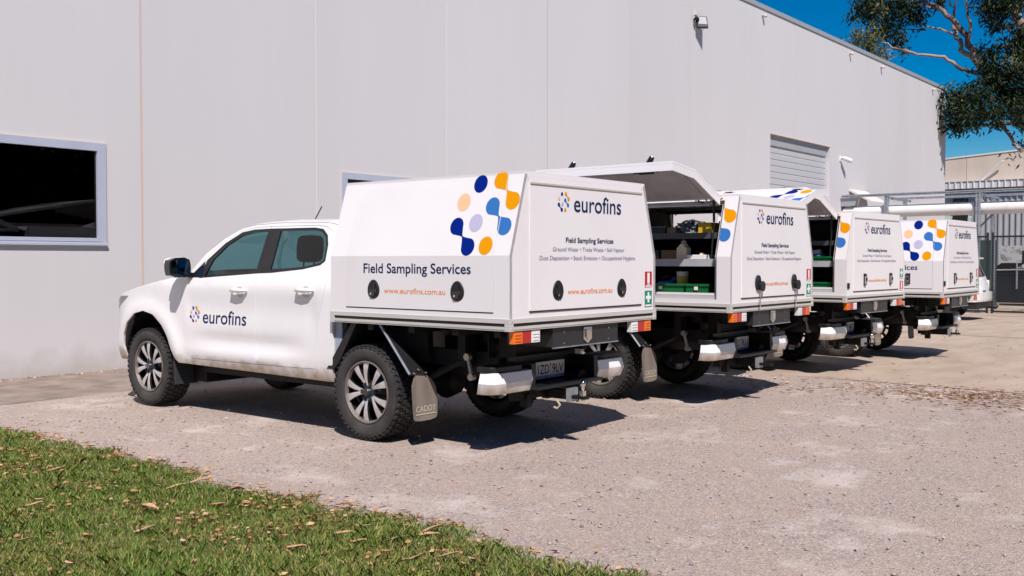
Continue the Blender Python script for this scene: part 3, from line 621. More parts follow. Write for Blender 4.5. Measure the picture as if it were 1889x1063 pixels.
    # ---- rear lamps
    for s in (-1, 1):
        lp = thing_part(T, 'tail_lamp', (0, 0, 0)); cols = [LAO, LAR, LAW]
        a0, a1 = .915, .612
        part(('lampb', s), 'lamp_base', BLK, lp, lambda b, s=s: b.box(min(s * .612, s * .915), max(s * .612, s * .915), y0 + .055, y0 + .07, .842, .934))
        for i, m in enumerate(cols):
            xa, xb = .915 - i * .101, .915 - (i + 1) * .101 + .002
            part(('lamp', s, i), 'lens', [m, LAOD if i == 0 else m], lp, lambda b, s=s, xa=xa, xb=xb, i=i: (b.box(min(s * xa, s * xb), max(s * xa, s * xb), y0 + .012, y0 + .055, .844, .932), [b.box(min(s * (xa - .012), s * (xb + .012)), max(s * (xa - .012), s * (xb + .012)), y0 + .008, y0 + .013, z, z + .012, 1) for z in (.858, .880, .902)] if i != 1 else None), bevel=.003)
    # ---- drawer box
    dw = part('drawer', 'drawer', [mat('drawer_black', (.02, .021, .024), .4), GLAV], T, lambda b: (b.box(-.436, .436, y0 + .03, y0 + .7, .79, .932), b.box(-.436, .436, y0 + .022, y0 + .04, .778, .792, 1)), bevel=.003)
    part('drsc', 'rivet', CHR, dw, lambda b: [b.lathe([(0, -.006), (.007, -.004), (.007, 0)], 8, 'Y', (x, y0 + .03, z)) for x in (-.30, .30) for z in (.815, .90)])
    part('drl', 'drawer_latch', CHR, dw, lambda b: (b.prism([(-.055, .922), (.055, .922), (.055, .83), (0, .795), (-.055, .83)], lambda u, w, t: (u, y0 + .03 - t, w), 0, .012), b.prism([(-.035, .905), (.035, .905), (.03, .84), (0, .82), (-.03, .84)], lambda u, w, t: (u, y0 + .03 - t, w), .012, .024)), bevel=.003)
    # ---- chassis
    def chas(b):
        for s in (-1, 1):
            b.box(min(s * .42, s * .50), max(s * .42, s * .50), -1.03, 3.4, .60, .73)
            b.tube([(s * .60, -.75, .66), (s * .60, -.4, .50), (s * .60, 0, .44), (s * .60, .45, .52), (s * .60, .85, .62)], .028, 6)
            b.tube([(s * .50, -.12, .50), (s * .40, .15, .85)], .03, 8); b.box(min(s * .50, s * .62), max(s * .50, s * .62), -.80, -.72, .62, .92); b.box(min(s * .44, s * .52), max(s * .44, s * .52), -1.15, -1.05, .70, .93)
            b.box(min(s * .46, s * .60), max(s * .46, s * .60), .5, 2.4, .40, .50)
            b.box(min(s * .50, s * .56), max(s * .50, s * .56), -.35, .32, .62, .93)
        b.tube([(-.68, 0, .385), (.68, 0, .385)], .045, 10); b.lathe([(0, -.16), (.10, -.12), (.15, 0), (.10, .12), (0, .16)], 12, 'Y', (.05, 0, .385))
        b.tube([(0.05, .12, .40), (0.0, 1.6, .50)], .035, 8); b.box(-.10, .32, .62, 1.75, .42, .62); b.box(-.55, -.15, .7, 1.7, .38, .60)
        b.box(-.38, .38, 2.3, 3.6, .30, .60); b.tube([(.30, -1.25, .47), (.30, -.75, .47)], .08, 10); b.tube([(.30, -.75, .47), (.25, 1.9, .47)], .03, 8)
        for y in (-.9, -.5, .5, 1.8): b.box(-.42, .42, y - .04, y + .04, .62, .70)
        b.tube([(-.68, 3.125, .385), (.68, 3.125, .385)], .04, 8)
        b.tube([(-.46, -.95, .50), (-.44, -.93, .78)], .02, 6)
        b.box(-.62, .62, -.80, .50, .926, .934); b.box(-.58, .58, -1.0, -.99, .69, .93); b.lathe([(.20, .52), (.34, .50), (.37, .56), (.37, .66), (.34, .70), (.20, .70), (.0, .66)], 28, 'Z', (0, -.55, 0))  # dark plates added to black out the shaded space under the tray
        b.box(-.72, .72, .55, 2.45, .36, .43); b.box(-.70, .70, 2.45, 3.0, .26, .40); b.box(-.78, .78, .42, .52, .40, .55)
    part('chas', 'chassis', DARK, T, chas, smooth=30)
    part('susp', 'shackle', mat('bare_shackle', (.45, .42, .37), .4, metal=.8), T, lambda b: (b.tube([(-.66, -.86, .70), (-.66, -.90, .55)], .016, 8), b.lathe([(0, -.02), (.028, -.02), (.028, .02), (0, .02)], 10, 'X', (-.66, -.86, .70)), b.lathe([(0, -.02), (.028, -.02), (.028, .02), (0, .02)], 10, 'X', (-.66, -.90, .55))), smooth=30)
    part('fillp', 'filler_shield', mat('blue_grey_panel', (.30, .36, .42), .5), T, lambda b: b.prism([(.28, .93), (.37, .93), (.37, .60), (.33, .58), (.29, .70)], lambda u, w, t: (t, u, w), -.90, -.84), bevel=.006)
    # ---- bumper
    bp = thing_part(T, 'rear_bumper')
    def bw(b, s):
        P = [(.44, -1.30), (.60, -1.302), (.74, -1.30)] + [(.79 + .085 * math.sin(a), -1.215 - .085 * math.cos(a)) for a in [R(15 * k) for k in range(7)]] + [(.877, -1.15)]
        def row(z, o, e): return [(s * (x + (e * max(0, (x - .74) / .137))), y - o, z) for x, y in P]
        for za, oa, ea, zc, oc, ec in ((.617, -.006, -.03, .612, .0, -.026), (.612, .0, -.026, .540, .012, .012), (.540, .012, .012, .462, -.016, -.006), (.462, -.016, -.006, .455, -.04, -.02)): grid(b, [row(za, oa, ea), row(zc, oc, ec)])
        b.add([(s * .44, -1.30, .615), (s * .44, -1.16, .615), (s * .44, -1.16, .457), (s * .44, -1.28, .457), (s * .44, -1.312, .54)], [(0, 1, 2, 3, 4)])
        t_ = row(.617, -.006, -.03); b.add(t_ + [(s * .80, -1.12, .617), (s * .44, -1.15, .617)], [tuple(range(len(t_) + 2))])
    for s in (-1, 1):
        part(('bw', s), 'bumper_end', PAINT, bp, lambda b, s=s: bw(b, s), smooth=50)
        part(('bpad', s), 'step_pad', BLK, bp, lambda b, s=s: (b.prism(smoothpoly([(.46, -1.285), (.80, -1.283), (.845, -1.255), (.862, -1.20), (.86, -1.10), (.46, -1.10)], it=1), lambda u, w, t: (s * u, w, t), .620, .660), b.prism([(.385, .66), (.438, .66), (.438, .462), (.39, .462)], lambda u, w, t: (s * u, t, w), -1.30, -1.05)), bevel=.006)
    part('step', 'step', [BLK], bp, lambda b: (b.box(-.43, .43, -1.36, -1.05, .462, .486), b.box(-.43, .43, -1.06, -1.04, .486, .69), [b.box(-.40 + .05 * k, -.38 + .05 * k, -1.35, -1.07, .486, .491) for k in range(16)]), bevel=.003)
    pl = thing_part(T, 'number_plate')
    part('plt', 'plate', [PLATE, PLB], pl, lambda b: (b.box(-.186, .186, -1.148, -1.144, .505, .637), b.box(-.182, .182, -1.1500, -1.1485, .508, .528, 1), b.add([(-.014, -1.1495, .617), (.014, -1.1495, .617), (0, -1.1495, .59)], [(0, 1, 2)], 1)))
    text(v['plate'][0], pl, (-.165, -1.1498, .541), (1, 0, 0), (0, 0, 1), .145, .072, NAVY); text(v['plate'][1], pl, (.022, -1.1498, .541), (1, 0, 0), (0, 0, 1), .145, .072, NAVY)
    text('VICTORIA - THE EDUCATION STATE', pl, (-.16, -1.1508, .513), (1, 0, 0), (0, 0, 1), .32, .010, WHS)
    def hitch(b):
        b.box(-.035, .035, -1.34, -.9, .35, .42); b.box(-.42, .42, -1.13, -1.06, .36, .43)
        b.box(-.055, .055, -1.375, -1.34, .335, .44, 1); b.box(-.032, .032, -1.50, -1.375, .360, .385)
        b.box(-.30, -.24, -1.15, -1.08, .30, .40); b.tube([(-.12, -1.30, .35), (-.12, -1.33, .315), (-.13, -1.31, .29), (-.14, -1.285, .30)], .009, 6, 2); b.tube([(.12, -1.30, .35), (.12, -1.33, .32)], .014, 6, 0)
    hh = part('hitch', 'tow_hitch', [DARK, GLAV, mat('dull_hook', (.42, .36, .25), .6)], T, hitch, smooth=30)
    if v.get('ball', True): part('ball', 'tow_ball', CHR, hh, lambda b: (b.lathe([(0, .505), (.012, .503), (.022, .492), (.025, .48), (.022, .468), (.013, .455), (.013, .43), (.026, .425), (.026, .385), (.014, .38), (.014, .345), (0, .345)], 16, 'Z', (0, -1.46, 0))), smooth=40)
    return T

# door outlines: painted part of the front door goes B-line up, belt forward, up the window front edge, over, then back round the outside
FWINREV = [(2.255, 1.268), (2.215, 1.43), (2.01, 1.587), (1.805, 1.683), (1.635, 1.706), (1.404, 1.710)]
FRONT_REST = [(1.404, 1.733)] + FRONT_TOP[1:] + [(2.36, 1.30), (2.47, 1.225), (2.522, 1.08), (2.515, .88), (2.49, .70), (2.43, .56), (2.342, .509)]
REAR_PAINT = REAR_EDGE + [(1.400, 1.733), (1.400, 1.710)] + RWIN[2:] + BL[::-1]
FULLDOORS = FRONT_FULL[len(BL):] + BL[:1] + REAR_EDGE           # one opening for both doors
def handle(dr, y, z, s):
    def h(b, s=s):
        x = W(y, z)
        b.tube([(s * (x + .012), y + .105, z), (s * (x + .036), y + .085, z + .002), (s * (x + .040), y, z + .003), (s * (x + .036), y - .08, z + .004), (s * (x + .010), y - .115, z + .004)], [.010, .016, .019, .017, .011], 8)
    key = ('h', y, s)
    part(key, 'door_handle', PAINT, dr, h, smooth=50)
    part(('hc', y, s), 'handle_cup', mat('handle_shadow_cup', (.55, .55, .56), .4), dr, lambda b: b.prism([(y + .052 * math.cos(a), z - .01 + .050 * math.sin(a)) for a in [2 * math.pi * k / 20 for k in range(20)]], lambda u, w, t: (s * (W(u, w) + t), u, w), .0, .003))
def bonnet(b):
    rows = []
    crown = [(2.42, 1.345), (2.6, 1.33), (3.0, 1.278), (3.2, 1.24), (3.4, 1.195), (3.6, 1.145), (3.8, 1.075), (3.93, .99)]
    for y in [2.42 + 1.51 * i / 22 for i in range(23)]:
        zs = lerp(FENTOP, y); x = W(y, zs); c = lerp(crown, y)
        rows.append([(x * u, y + .04 * (1 - u * u) * max(0, (y - 3.3)), zs + (c - zs) * (1 - abs(u) ** 3.2) ** .6) for u in [math.sin(math.pi / 2 * k / 12) for k in range(-12, 13)]])
    grid(b, rows)
def bow(t): return .20 * (1 - t) + .10 * t
SCR = [(2.42, 1.325), (2.263, 1.49), (2.04, 1.63), (1.83, 1.717)]
def screen(b, pill):
    for rng in ([(-1, -.9), (.9, 1)] if pill else [(-.9, .9)]):
        rows = []
        for i in range(10):
            t = i / 9; q = t * 3; j = min(2, int(q)); f = q - j; y = SCR[j][0] * (1 - f) + SCR[j + 1][0] * f; z = SCR[j][1] * (1 - f) + SCR[j + 1][1] * f; x = W(y, z); n = 3 if pill else 15
            rows.append([(x * u, y + bow(t) * (1 - u * u), z + .05 * t * (1 - u ** 4)) for u in [rng[0] + (rng[1] - rng[0]) * k / (n - 1) for k in range(n)]])
        grid(b, rows)
def roofb(b):
    rows = []
    for y in [1.83 - 1.41 * i / 20 for i in range(21)]:
        zs = lerp(ROOFSIDE, y); x = W(y, zs); t = (y - .42) / 1.41
        cr = zs + .05 - (.02 * max(0, (.65 - y) / .23))
        rows.append([(x * u, y + .10 * (1 - u * u) * t ** 6, zs + (cr - zs) * (1 - abs(u) ** 4) ** .7 ) for u in [math.sin(math.pi / 2 * k / 12) for k in range(-12, 13)]])
    grid(b, rows)
def rbox(b, x0, x1, y0, y1, z0, z1, lean=0, r=.25):
    n = 10; rows = []
    for i in range(7):
        ph = -math.pi / 2 + math.pi * i / 6; rows.append([])
        for k in range(2 * n + 1):
            a = 2 * math.pi * k / (2 * n); f = lambda c: math.copysign(abs(c) ** .45, c)
            z = (z0 + z1) / 2 + (z1 - z0) / 2 * f(math.sin(ph)); rows[-1].append(((x0 + x1) / 2 + (x1 - x0) / 2 * f(math.cos(a)) * f(math.cos(ph)), (y0 + y1) / 2 + (y1 - y0) / 2 * f(math.sin(a)) * f(math.cos(ph)) - lean * (z - z0), z))
    grid(b, rows)
def seat_b(b): rbox(b, -.25, .25, 0, .5, .62, .82); rbox(b, -.24, .24, -.10, .06, .78, 1.36, .25); rbox(b, -.135, .135, -.27, -.16, 1.41, 1.66, .1); b.tube([(-.06, -.20, 1.30), (-.06, -.21, 1.44)], .008, 6); b.tube([(.06, -.20, 1.30), (.06, -.21, 1.44)], .008, 6)
def rseat_b(b):
    rbox(b, -.68, .68, .60, 1.05, .62, .82); rbox(b, -.66, .66, .52, .66, .78, 1.36, .12)
    for x in (-.50, 0, .50): rbox(b, x - .15, x + .15, .44, .58, 1.40, 1.66, .05); b.tube([(x, .53, 1.33), (x, .52, 1.44)], .01, 6)

V1 = dict(open={}, rear_latch='oval', side_latch='oval', red_top=True, plate=('1ZD', '9LV'))
V2 = dict(open={-1: 97, 1: 94}, rear_latch='keys', side_latch='oval', red_top=True, plate=('1ZD', '9LU'), ball=False, knobs=True)
V3 = dict(open={-1: 97}, rear_latch='slim', side_latch='slim', red_top=False, plate=('1XW', '4KT'), vent=True)
V4 = dict(open={}, rear_latch='slim', side_latch='slim', red_top=True, plate=('1XW', '4KV'), vent=True)
T1 = truck('service_truck', 'nearest white service ute, canopy fully closed, whole left side in view beside the lawn', 6.367, 5.895, 0, V1)
T2 = truck('service_truck', 'second white service ute from the left, canopy doors raised showing bottle and bag on shelves', 9.58, 5.84, 0, V2)
T3 = truck('service_truck', 'third white service ute from the left, left canopy door raised over two green crates', 13.12, 6.01, R(-2.3), V3)
T4 = truck('service_truck', 'farthest white service ute with canopy shut, dots print in full beside the steel pipe post', 15.91, 5.73, R(.3), V4)
# ------------------------------------------------------------------ ground
def nodes_mat(name):
    m = bpy.data.materials.new(name); m.use_nodes = True; MATS[name] = m; return m, m.node_tree.nodes, m.node_tree.links, m.node_tree.nodes['Principled BSDF']
def ramp(n, stops, interp='LINEAR'):
    r = n.new('ShaderNodeValToRGB'); r.color_ramp.interpolation = interp; e = r.color_ramp.elements
    while len(e) < len(stops): e.new(.5)
    for i, (p, c) in enumerate(stops): e[i].position = p; e[i].color = (*c, 1)
    return r
def gravel_mat():
    m, n, l, b = nodes_mat('gravel'); tc = n.new('ShaderNodeTexCoord')
    def noise(s, d=5, r=.6):
        z = n.new('ShaderNodeTexNoise'); z.inputs['Scale'].default_value = s; z.inputs['Detail'].default_value = d; z.inputs['Roughness'].default_value = r; l.new(tc.outputs['Object'], z.inputs[0]); return z
    def mix(f, a, c, mode='MIX', k=None):
        x = n.new('ShaderNodeMix'); x.data_type = 'RGBA'; x.blend_type = mode
        if isinstance(f, (int, float)): x.inputs[0].default_value = f
        else: l.new(f, x.inputs[0])
        for i, q in ((6, a), (7, c)):
            if isinstance(q, tuple): x.inputs[i].default_value = (*q, 1)
            else: l.new(q, x.inputs[i])
        return x.outputs[2]
    dust = ramp(n, [(.30, (.34, .245, .18)), (.5, (.44, .335, .26)), (.68, (.54, .435, .36))]); l.new(noise(.7, 9, .7).outputs[0], dust.inputs[0])
    v = n.new('ShaderNodeTexVoronoi'); v.inputs['Scale'].default_value = 85; l.new(tc.outputs['Object'], v.inputs[0])
    sep = n.new('ShaderNodeSeparateColor'); l.new(v.outputs['Color'], sep.inputs[0])
    st = ramp(n, [(0, (.17, .15, .155)), (.25, (.34, .29, .265)), (.5, (.46, .345, .26)), (.75, (.27, .235, .24)), (1, (.60, .51, .44))]); l.new(sep.outputs[0], st.inputs[0])
    v2 = n.new('ShaderNodeTexVoronoi'); v2.inputs['Scale'].default_value = 170; l.new(tc.outputs['Object'], v2.inputs[0])
    sep2 = n.new('ShaderNodeSeparateColor'); l.new(v2.outputs['Color'], sep2.inputs[0]); st2 = ramp(n, [(0, (.09, .08, .085)), (.2, (.27, .225, .21)), (.45, (.46, .345, .26)), (.7, (.33, .28, .27)), (1, (.70, .57, .47))]); l.new(sep2.outputs[0], st2.inputs[0])
    fm = ramp(n, [(.40, (.1, .1, .1)), (.56, (.85, .85, .85))]); l.new(noise(1.7, 7, .7).outputs[0], fm.inputs[0])
    c = mix(.8, dust.outputs[0], st2.outputs[0]); c2 = mix(fm.outputs[0], c, st.outputs[0])
    pale = ramp(n, [(.53, (0, 0, 0)), (.66, (.62, .62, .62))]); l.new(noise(1.3, 10, .72).outputs[0], pale.inputs[0])
    l.new(mix(pale.outputs[0], c2, (.60, .53, .485)), b.inputs['Base Color']); b.inputs['Roughness'].default_value = .95; b.inputs['Specular IOR Level'].default_value = .2
    bp = n.new('ShaderNodeBump'); bp.inputs['Strength'].default_value = .6; bp.inputs['Distance'].default_value = .008
    ad = n.new('ShaderNodeMath'); ad.operation = 'ADD'; l.new(v.outputs['Distance'], ad.inputs[0]); l.new(noise(90, 4).outputs[0], ad.inputs[1]); l.new(ad.outputs[0], bp.inputs['Height']); l.new(bp.outputs[0], b.inputs['Normal']); return m
GRAVEL = gravel_mat()
ASPH = mat('old_asphalt', (.19, .148, .118), .9, noise=(3.0, (.30, .235, .19), .38, .66, 10), bump=(80, .5, .006))
CONC = mat('yard_concrete', (.34, .265, .20), .9, noise=(.9, (.44, .35, .275), .35, .68, 10, (1, 2.5, 1)), bump=(40, .15, .003))
SOIL = mat('lawn_soil', (.10, .10, .035), .95, noise=(7, (.34, .20, .11), .45, .7, 8), bump=(30, .6, .01))
FARG = mat('far_ground', (.28, .24, .20), .95)
def sheet(name, x0, x1, y0, y1, dz, m, nx=40, ny=40, bump=0, seed=0, edge=None):
    rn = np.random.RandomState(seed); b = B(); rows = []
    ph = rn.rand(12) * 6.28
    for j in range(ny + 1):
        y = y0 + (y1 - y0) * j / ny; r = []
        for i in range(nx + 1):
            x = x0 + (x1 - x0) * i / nx
            if edge and i in (0, nx): x += edge(i > 0, y)
            h = bump * (math.sin(x * 1.3 + ph[0] + .8 * math.sin(y * .9)) * math.sin(y * 1.1 + ph[1]) + .5 * math.sin(x * 3.1 + ph[2]) * math.sin(y * 2.7 + ph[3]))
            r.append((x, y, gz(x) + dz + h))
        rows.append(r)
    grid(b, rows); o = obj(name, b.mesh(name, [m], smooth=60, fixn=False)); return struct(o)
sheet('ground', -250, 350, -250, 350, -.06, FARG, 8, 8)
sheet('gravel_yard', 3.5, 12.06, -25, 10.25, -.004, GRAVEL, 90, 300, .004, 1)
def lx(y): return 3.84 + .06 * math.sin(y * 2.1) + .05 * math.sin(y * 5.3 + 1) + .03 * math.sin(y * 11) + (.10 if 7.6 < y < 8.4 else 0)
b_ = B(); grid(b_, [[(-12 + (lx(y) + 12) * i / 30, y, .001 + .003 * math.sin(i * 1.7 + y * 2)) if i < 30 else (lx(y), y, -.006) for i in range(31)] for y in [-25 + 35.2 * j / 160 for j in range(161)]])
struct(obj('lawn', b_.mesh('lawn', [SOIL], smooth=60, fixn=False)))
sheet('asphalt_strip', -12, 12.06, 10.17, 12.32, -.002, ASPH, 60, 10)
CONCO = sheet('concrete_pavement', 12.0, 75, -30, 12.32, .0, CONC, 60, 30, edge=lambda r, y: 0 if r else .03 * math.sin(y * 1.7) + .02 * math.sin(y * 5))
part('cjoint', 'expansion_joint', mat('joint_bitumen', (.10, .085, .075), .9), CONCO, lambda b: [b.box(x, x + .015, -20, 12.2, gz(x) + .002, gz(x) + .0045) for x in (21.3, 30.6)], fixn=False, kind='stuff')

# ------------------------------------------------------------------ factory building
WALLM = mat('painted_concrete_panel', (.580, .566, .562), .75, noise=(.55, (.560, .545, .540), .35, .75, 10, (1, 1, .22)), bump=(6, .06, .01))
def panel_shift():
    n = WALLM.node_tree.nodes; l = WALLM.node_tree.links; b = n['Principled BSDF']; src = b.inputs['Base Color'].links[0].from_socket
    oi = n.new('ShaderNodeObjectInfo'); mr = n.new('ShaderNodeMapRange'); mr.inputs[3].default_value = .98; mr.inputs[4].default_value = 1.015; l.new(oi.outputs['Random'], mr.inputs[0])
    tc = n.new('ShaderNodeTexCoord'); mp = n.new('ShaderNodeMapping'); mp.inputs['Scale'].default_value = (9, 9, .18); nz = n.new('ShaderNodeTexNoise'); nz.inputs['Scale'].default_value = 1; nz.inputs['Detail'].default_value = 5; l.new(tc.outputs['Object'], mp.inputs[0]); l.new(mp.outputs[0], nz.inputs[0])
    m2 = n.new('ShaderNodeMapRange'); m2.inputs[1].default_value = .35; m2.inputs[2].default_value = .7; m2.inputs[3].default_value = 1; m2.inputs[4].default_value = .988; l.new(nz.outputs[0], m2.inputs[0])
    mu = n.new('ShaderNodeMath'); mu.operation = 'MULTIPLY'; l.new(mr.outputs[0], mu.inputs[0]); l.new(m2.outputs[0], mu.inputs[1])
    vm = n.new('ShaderNodeVectorMath'); vm.operation = 'SCALE'; l.new(src, vm.inputs[0]); l.new(mu.outputs[0], vm.inputs['Scale'])
    sp = n.new('ShaderNodeSeparateXYZ'); l.new(tc.outputs['Object'], sp.inputs[0]); n3 = n.new('ShaderNodeTexNoise'); n3.inputs['Scale'].default_value = 4; n3.inputs['Detail'].default_value = 7; l.new(tc.outputs['Object'], n3.inputs[0])
    ma = n.new('ShaderNodeMath'); ma.operation = 'MULTIPLY_ADD'; ma.inputs[1].default_value = -.45; l.new(n3.outputs[0], ma.inputs[0]); l.new(sp.outputs['Z'], ma.inputs[2])
    m4 = n.new('ShaderNodeMapRange'); m4.inputs[1].default_value = .12; m4.inputs[2].default_value = -.2; m4.inputs[3].default_value = 0; m4.inputs[4].default_value = .55; l.new(ma.outputs[0], m4.inputs[0])
    mx = n.new('ShaderNodeMix'); mx.data_type = 'RGBA'; l.new(m4.outputs[0], mx.inputs[0]); l.new(vm.outputs[0], mx.inputs[6]); mx.inputs[7].default_value = (.36, .31, .27, 1); l.new(mx.outputs[2], b.inputs['Base Color'])
panel_shift()
FRAMEM = mat('window_aluminium', (.52, .55, .64), .4, metal=.25, noise=(2, (.48, .51, .60), .4, .7, 4))
BL_ = thing('factory_building', 'large pale grey warehouse of tall precast wall panels behind the utes', 'building', (4.38, 12.3, 0))
bx, by = 4.38, 12.3
jx = [-7.63, -4.62, -1.62, 1.38, 4.38, 7.384, 10.376, 13.381, 16.387, 19.40, 22.40, 25.45, 28.50, 31.52, 34.50, 37.6, 40.65, 43.85]
HT = 8.47
holes = {4.38: (4.92, 6.845, 1.63, 2.925), 10.376: (10.90, 12.87, 1.63, 2.835)}
DX0, DX1, DZT = 26.92, 31.33, 5.02
def wallbox(b, x0, x1, z0, z1): b.box(x0 - bx, x1 - bx, 0, .18, z0, z1)
for i, (a, c) in enumerate(zip(jx, jx[1:])):
    a2, c2 = a + .012, c - .012
    def wb(b):
        if a in holes:
            h = holes[a]; wallbox(b, a2, h[0], -.3, HT); wallbox(b, h[1], c2, -.3, HT); wallbox(b, h[0], h[1], -.3, h[2]); wallbox(b, h[0], h[1], h[3], HT)
        elif a2 < DX0 < c2: wallbox(b, a2, DX0, -.3, HT); wallbox(b, DX0, c2, DZT, HT)
        elif a2 > DX0 and c2 < DX1: wallbox(b, a2, c2, DZT, HT)
        elif a2 < DX1 < c2: wallbox(b, a2, DX1, DZT, HT); wallbox(b, DX1, c2, -.3, HT)
        else: wallbox(b, a2, c2, -.3, HT)
    part(('wall', i), 'wall_panel', WALLM, BL_, wb)
    zz = DZT + .02 if DX0 < c < DX1 else -.3
    dark = abs(c - 16.387) < .1 
    part(('jn', i), 'joint_sealant', [mat('joint_dark', (.30, .25, .23), .8) if dark else (mat('joint_tan', (.56, .44, .38), .8) if abs(c - 7.384) < .1 else mat('joint_sealant', (.66, .60, .56), .7))], BL_, lambda b: b.box(c - bx - .0115 - (.012 if abs(c - 7.384) < .1 else 0), c - bx + .0115, -.002 if abs(c - 7.384) < .1 else .012, .03, zz, HT - .01))
part('bsides', 'side_wall', WALLM, BL_, lambda b: (b.box(43.67 - bx, 43.85 - bx, .182, 40, -.3, HT), b.box(-7.8 - bx, -7.63 - bx, 0, 40, -.3, HT)))
part('broof', 'roof', mat('roof_steel', (.35, .36, .37), .4, metal=.6), BL_, lambda b: b.box(-7.7 - bx, 43.66 - bx, .19, 40, HT - .4, HT - .35))
part('bcap', 'parapet_capping', mat('capping_grey', (.40, .42, .43), .5, metal=.3), BL_, lambda b: (b.box(-7.8 - bx, 43.90 - bx, -.025, .22, HT + .001, HT + .07), b.box(-7.8 - bx, 43.90 - bx, -.030, -.0255, HT - .05, HT + .075)))
def window(h):
    wn = thing_part(BL_, 'window'); x0, x1, z0, z1 = h[0] - bx, h[1] - bx, h[2], h[3]
    def fr(b):
        for (p, q, r, s_) in ((x0 - .02, x1 + .02, z1 - .095, z1 + .01), (x0 - .02, x1 + .02, z0 - .01, z0 + .085), (x0 - .02, x0 + .10, z0 + .085, z1 - .095), (x1 - .10, x1 + .02, z0 + .085, z1 - .095)): b.box(p, q, -.022, .06, r, s_)
        b.box(x0 - .02, x1 + .02, -.045, -.0225, z0 - .012, z0 + .018); b.box(x0, x1 - .04, -.028, -.0225, z0 + .040, z0 + .046)
    part(('wf', h), 'frame', FRAMEM, wn, fr, bevel=.004)
    part(('ws', h), 'sealant', SEAM, wn, lambda b: [b.box(*q) for q in ((x0 - .045, x1 + .045, -.004, -.0005, z1 + .011, z1 + .034), (x1 + .0205, x1 + .045, -.004, -.0005, z0 - .02, z1 + .010), (x0 - .045, x0 - .0205, -.004, -.0005, z0 - .02, z1 + .010))])
    part(('wp', h), 'pane', GLASSD, wn, lambda b: b.box(x0 + .10, x1 - .10, .02, .026, z0 + .085, z1 - .095))
    part(('wr', h), 'dark_room', mat('unlit_room', (.03, .03, .032), .9), wn, lambda b: [b.box(*q) for q in ((x0 - .3, x1 + .3, 3.5, 3.55, 0, 3.2), (x0 - .35, x0 - .3, .19, 3.5, 0, 3.2), (x1 + .3, x1 + .35, .19, 3.5, 0, 3.2), (x0 - .3, x1 + .3, .19, 3.5, 3.15, 3.2), (x0 - .3, x1 + .3, .19, 3.5, 0, .05))])
    part(('wl', h), 'ceiling_batten', mat('pale_batten', (.6, .6, .5), .6), wn, lambda b: b.box(x0 + .9, x0 + 2.0, 1.2, 1.25, 2.58, 2.61))
for h in holes.values(): window(h)
# roller door
rd = thing_part(BL_, 'roller_door', (0, 0, 0))
SLATM = mat('roller_steel', (.56, .56, .57), .45, metal=.25)
if True:
    def slat(b): b.prism([(.115, 0), (.095, .02), (.095, .155), (.11, .175), (.125, .175), (.125, 0)], lambda u, w, t: (t, u, w), 0, DX1 - DX0 - .12)
    nn = 29
    for k in range(nn): part('slat', 'slat', SLATM, rd, slat, loc=(DX0 + .06 - bx, .02, -.17 + .18 * k))
    part('rbox', 'lintel_shade', mat('roller_shade_grey', (.33, .34, .36), .6), rd, lambda b: (b.box(DX0 - bx, DX1 - bx, .19, .21, 4.7, DZT), b.box(DX0 + .07 - bx, DX1 - .07 - bx, .08, .094, 4.72, 4.98)))  # darker grey strip painted in for the lintel's shade on the door
    part('rtrk', 'track', SLATM, rd, lambda b: (b.box(DX0 - bx + .002, DX0 + .06 - bx, .08, .17, -.2, 4.6)))
    part('rtrk2', 'track', SLATM, rd, lambda b: b.box(DX1 - .06 - bx, DX1 - bx - .002, .08, .17, -.2, 4.6))
    part('rtrim', 'head_trim', SEAM, rd, lambda b: b.box(DX0 - .01 - bx, DX1 + .02 - bx, -.01, -.0005, DZT + .0, DZT + .035))
# rainwater spouts below the capping
for x in (26.35, 32.95, 35.95, 41.95): part('spout', 'rainwater_spout', mat('spout_pvc', (.50, .46, .43), .5), BL_, lambda b: (b.tube([(0, .05, 0), (0, -.08, -.005), (0, -.11, -.05)], .045, 10), b.lathe([(.0, -.012), (.07, -.012), (.07, 0)], 12, 'Y', (0, 0, 0))), smooth=40, loc=(x - bx, 0, 8.24))
# far right small door hood on the wall
part('hoodtrim', 'door_hood', mat('pale_hood', (.66, .58, .54), .6), BL_, lambda b: (b.prism([(0, 0), (-.75, -.42), (-.75, -.36), (0, .07)], lambda u, w, t: (t, u, w), 0, 1.6)), loc=(33.0 - bx, -.001, 3.72))
# flood light on the wall
FX, FZ = 22.50, 7.40
fl = thing('flood_light', 'black wall flood light with grey lens angled down, high on the warehouse wall', 'light', (FX, 12.3, FZ))
part('flbr', 'bracket', DARK, fl, lambda b: (b.box(-.05, .05, -.02, 0, -.05, .05), b.tube([(-.10, -.01, 0), (-.10, -.10, -.02)], .02, 8), b.box(-.16, -.02, -.13, -.08, -.04, .04)), bevel=.004)
FM = Matrix.Translation((.08, -.15, -.06)) @ Matrix.Scale(.80, 4) @ Matrix.Rotation(R(-42), 4, 'Z') @ Matrix.Rotation(R(-24), 4, 'X')
part('flbd', 'housing', BLK, fl, lambda b: (b.box(-.17, .17, -.045, .045, -.20, .20, 0, FM), [b.box(-.15, .15, .045, .075, -.18 + .05 * k, -.17 + .05 * k, 0, FM) for k in range(8)]), bevel=.008)
part('flls', 'lens', mat('flood_lens_grey', (.42, .43, .45), .2), fl, lambda b: b.box(-.135, .135, -.052, -.0455, -.10, .17, 0, FM), bevel=.003)
part('flcj', 'junction_box', mat('beige_box', (.62, .57, .53), .6), fl, lambda b: (b.box(-.04, .04, -.05, 0, .12, .22), b.tube([(0, -.02, .12), (-.05, -.03, -.02), (-.02, -.02, -.22), (.12, -.12, -.28), (.1, -.3, -.1)], .008, 6)), bevel=.004)
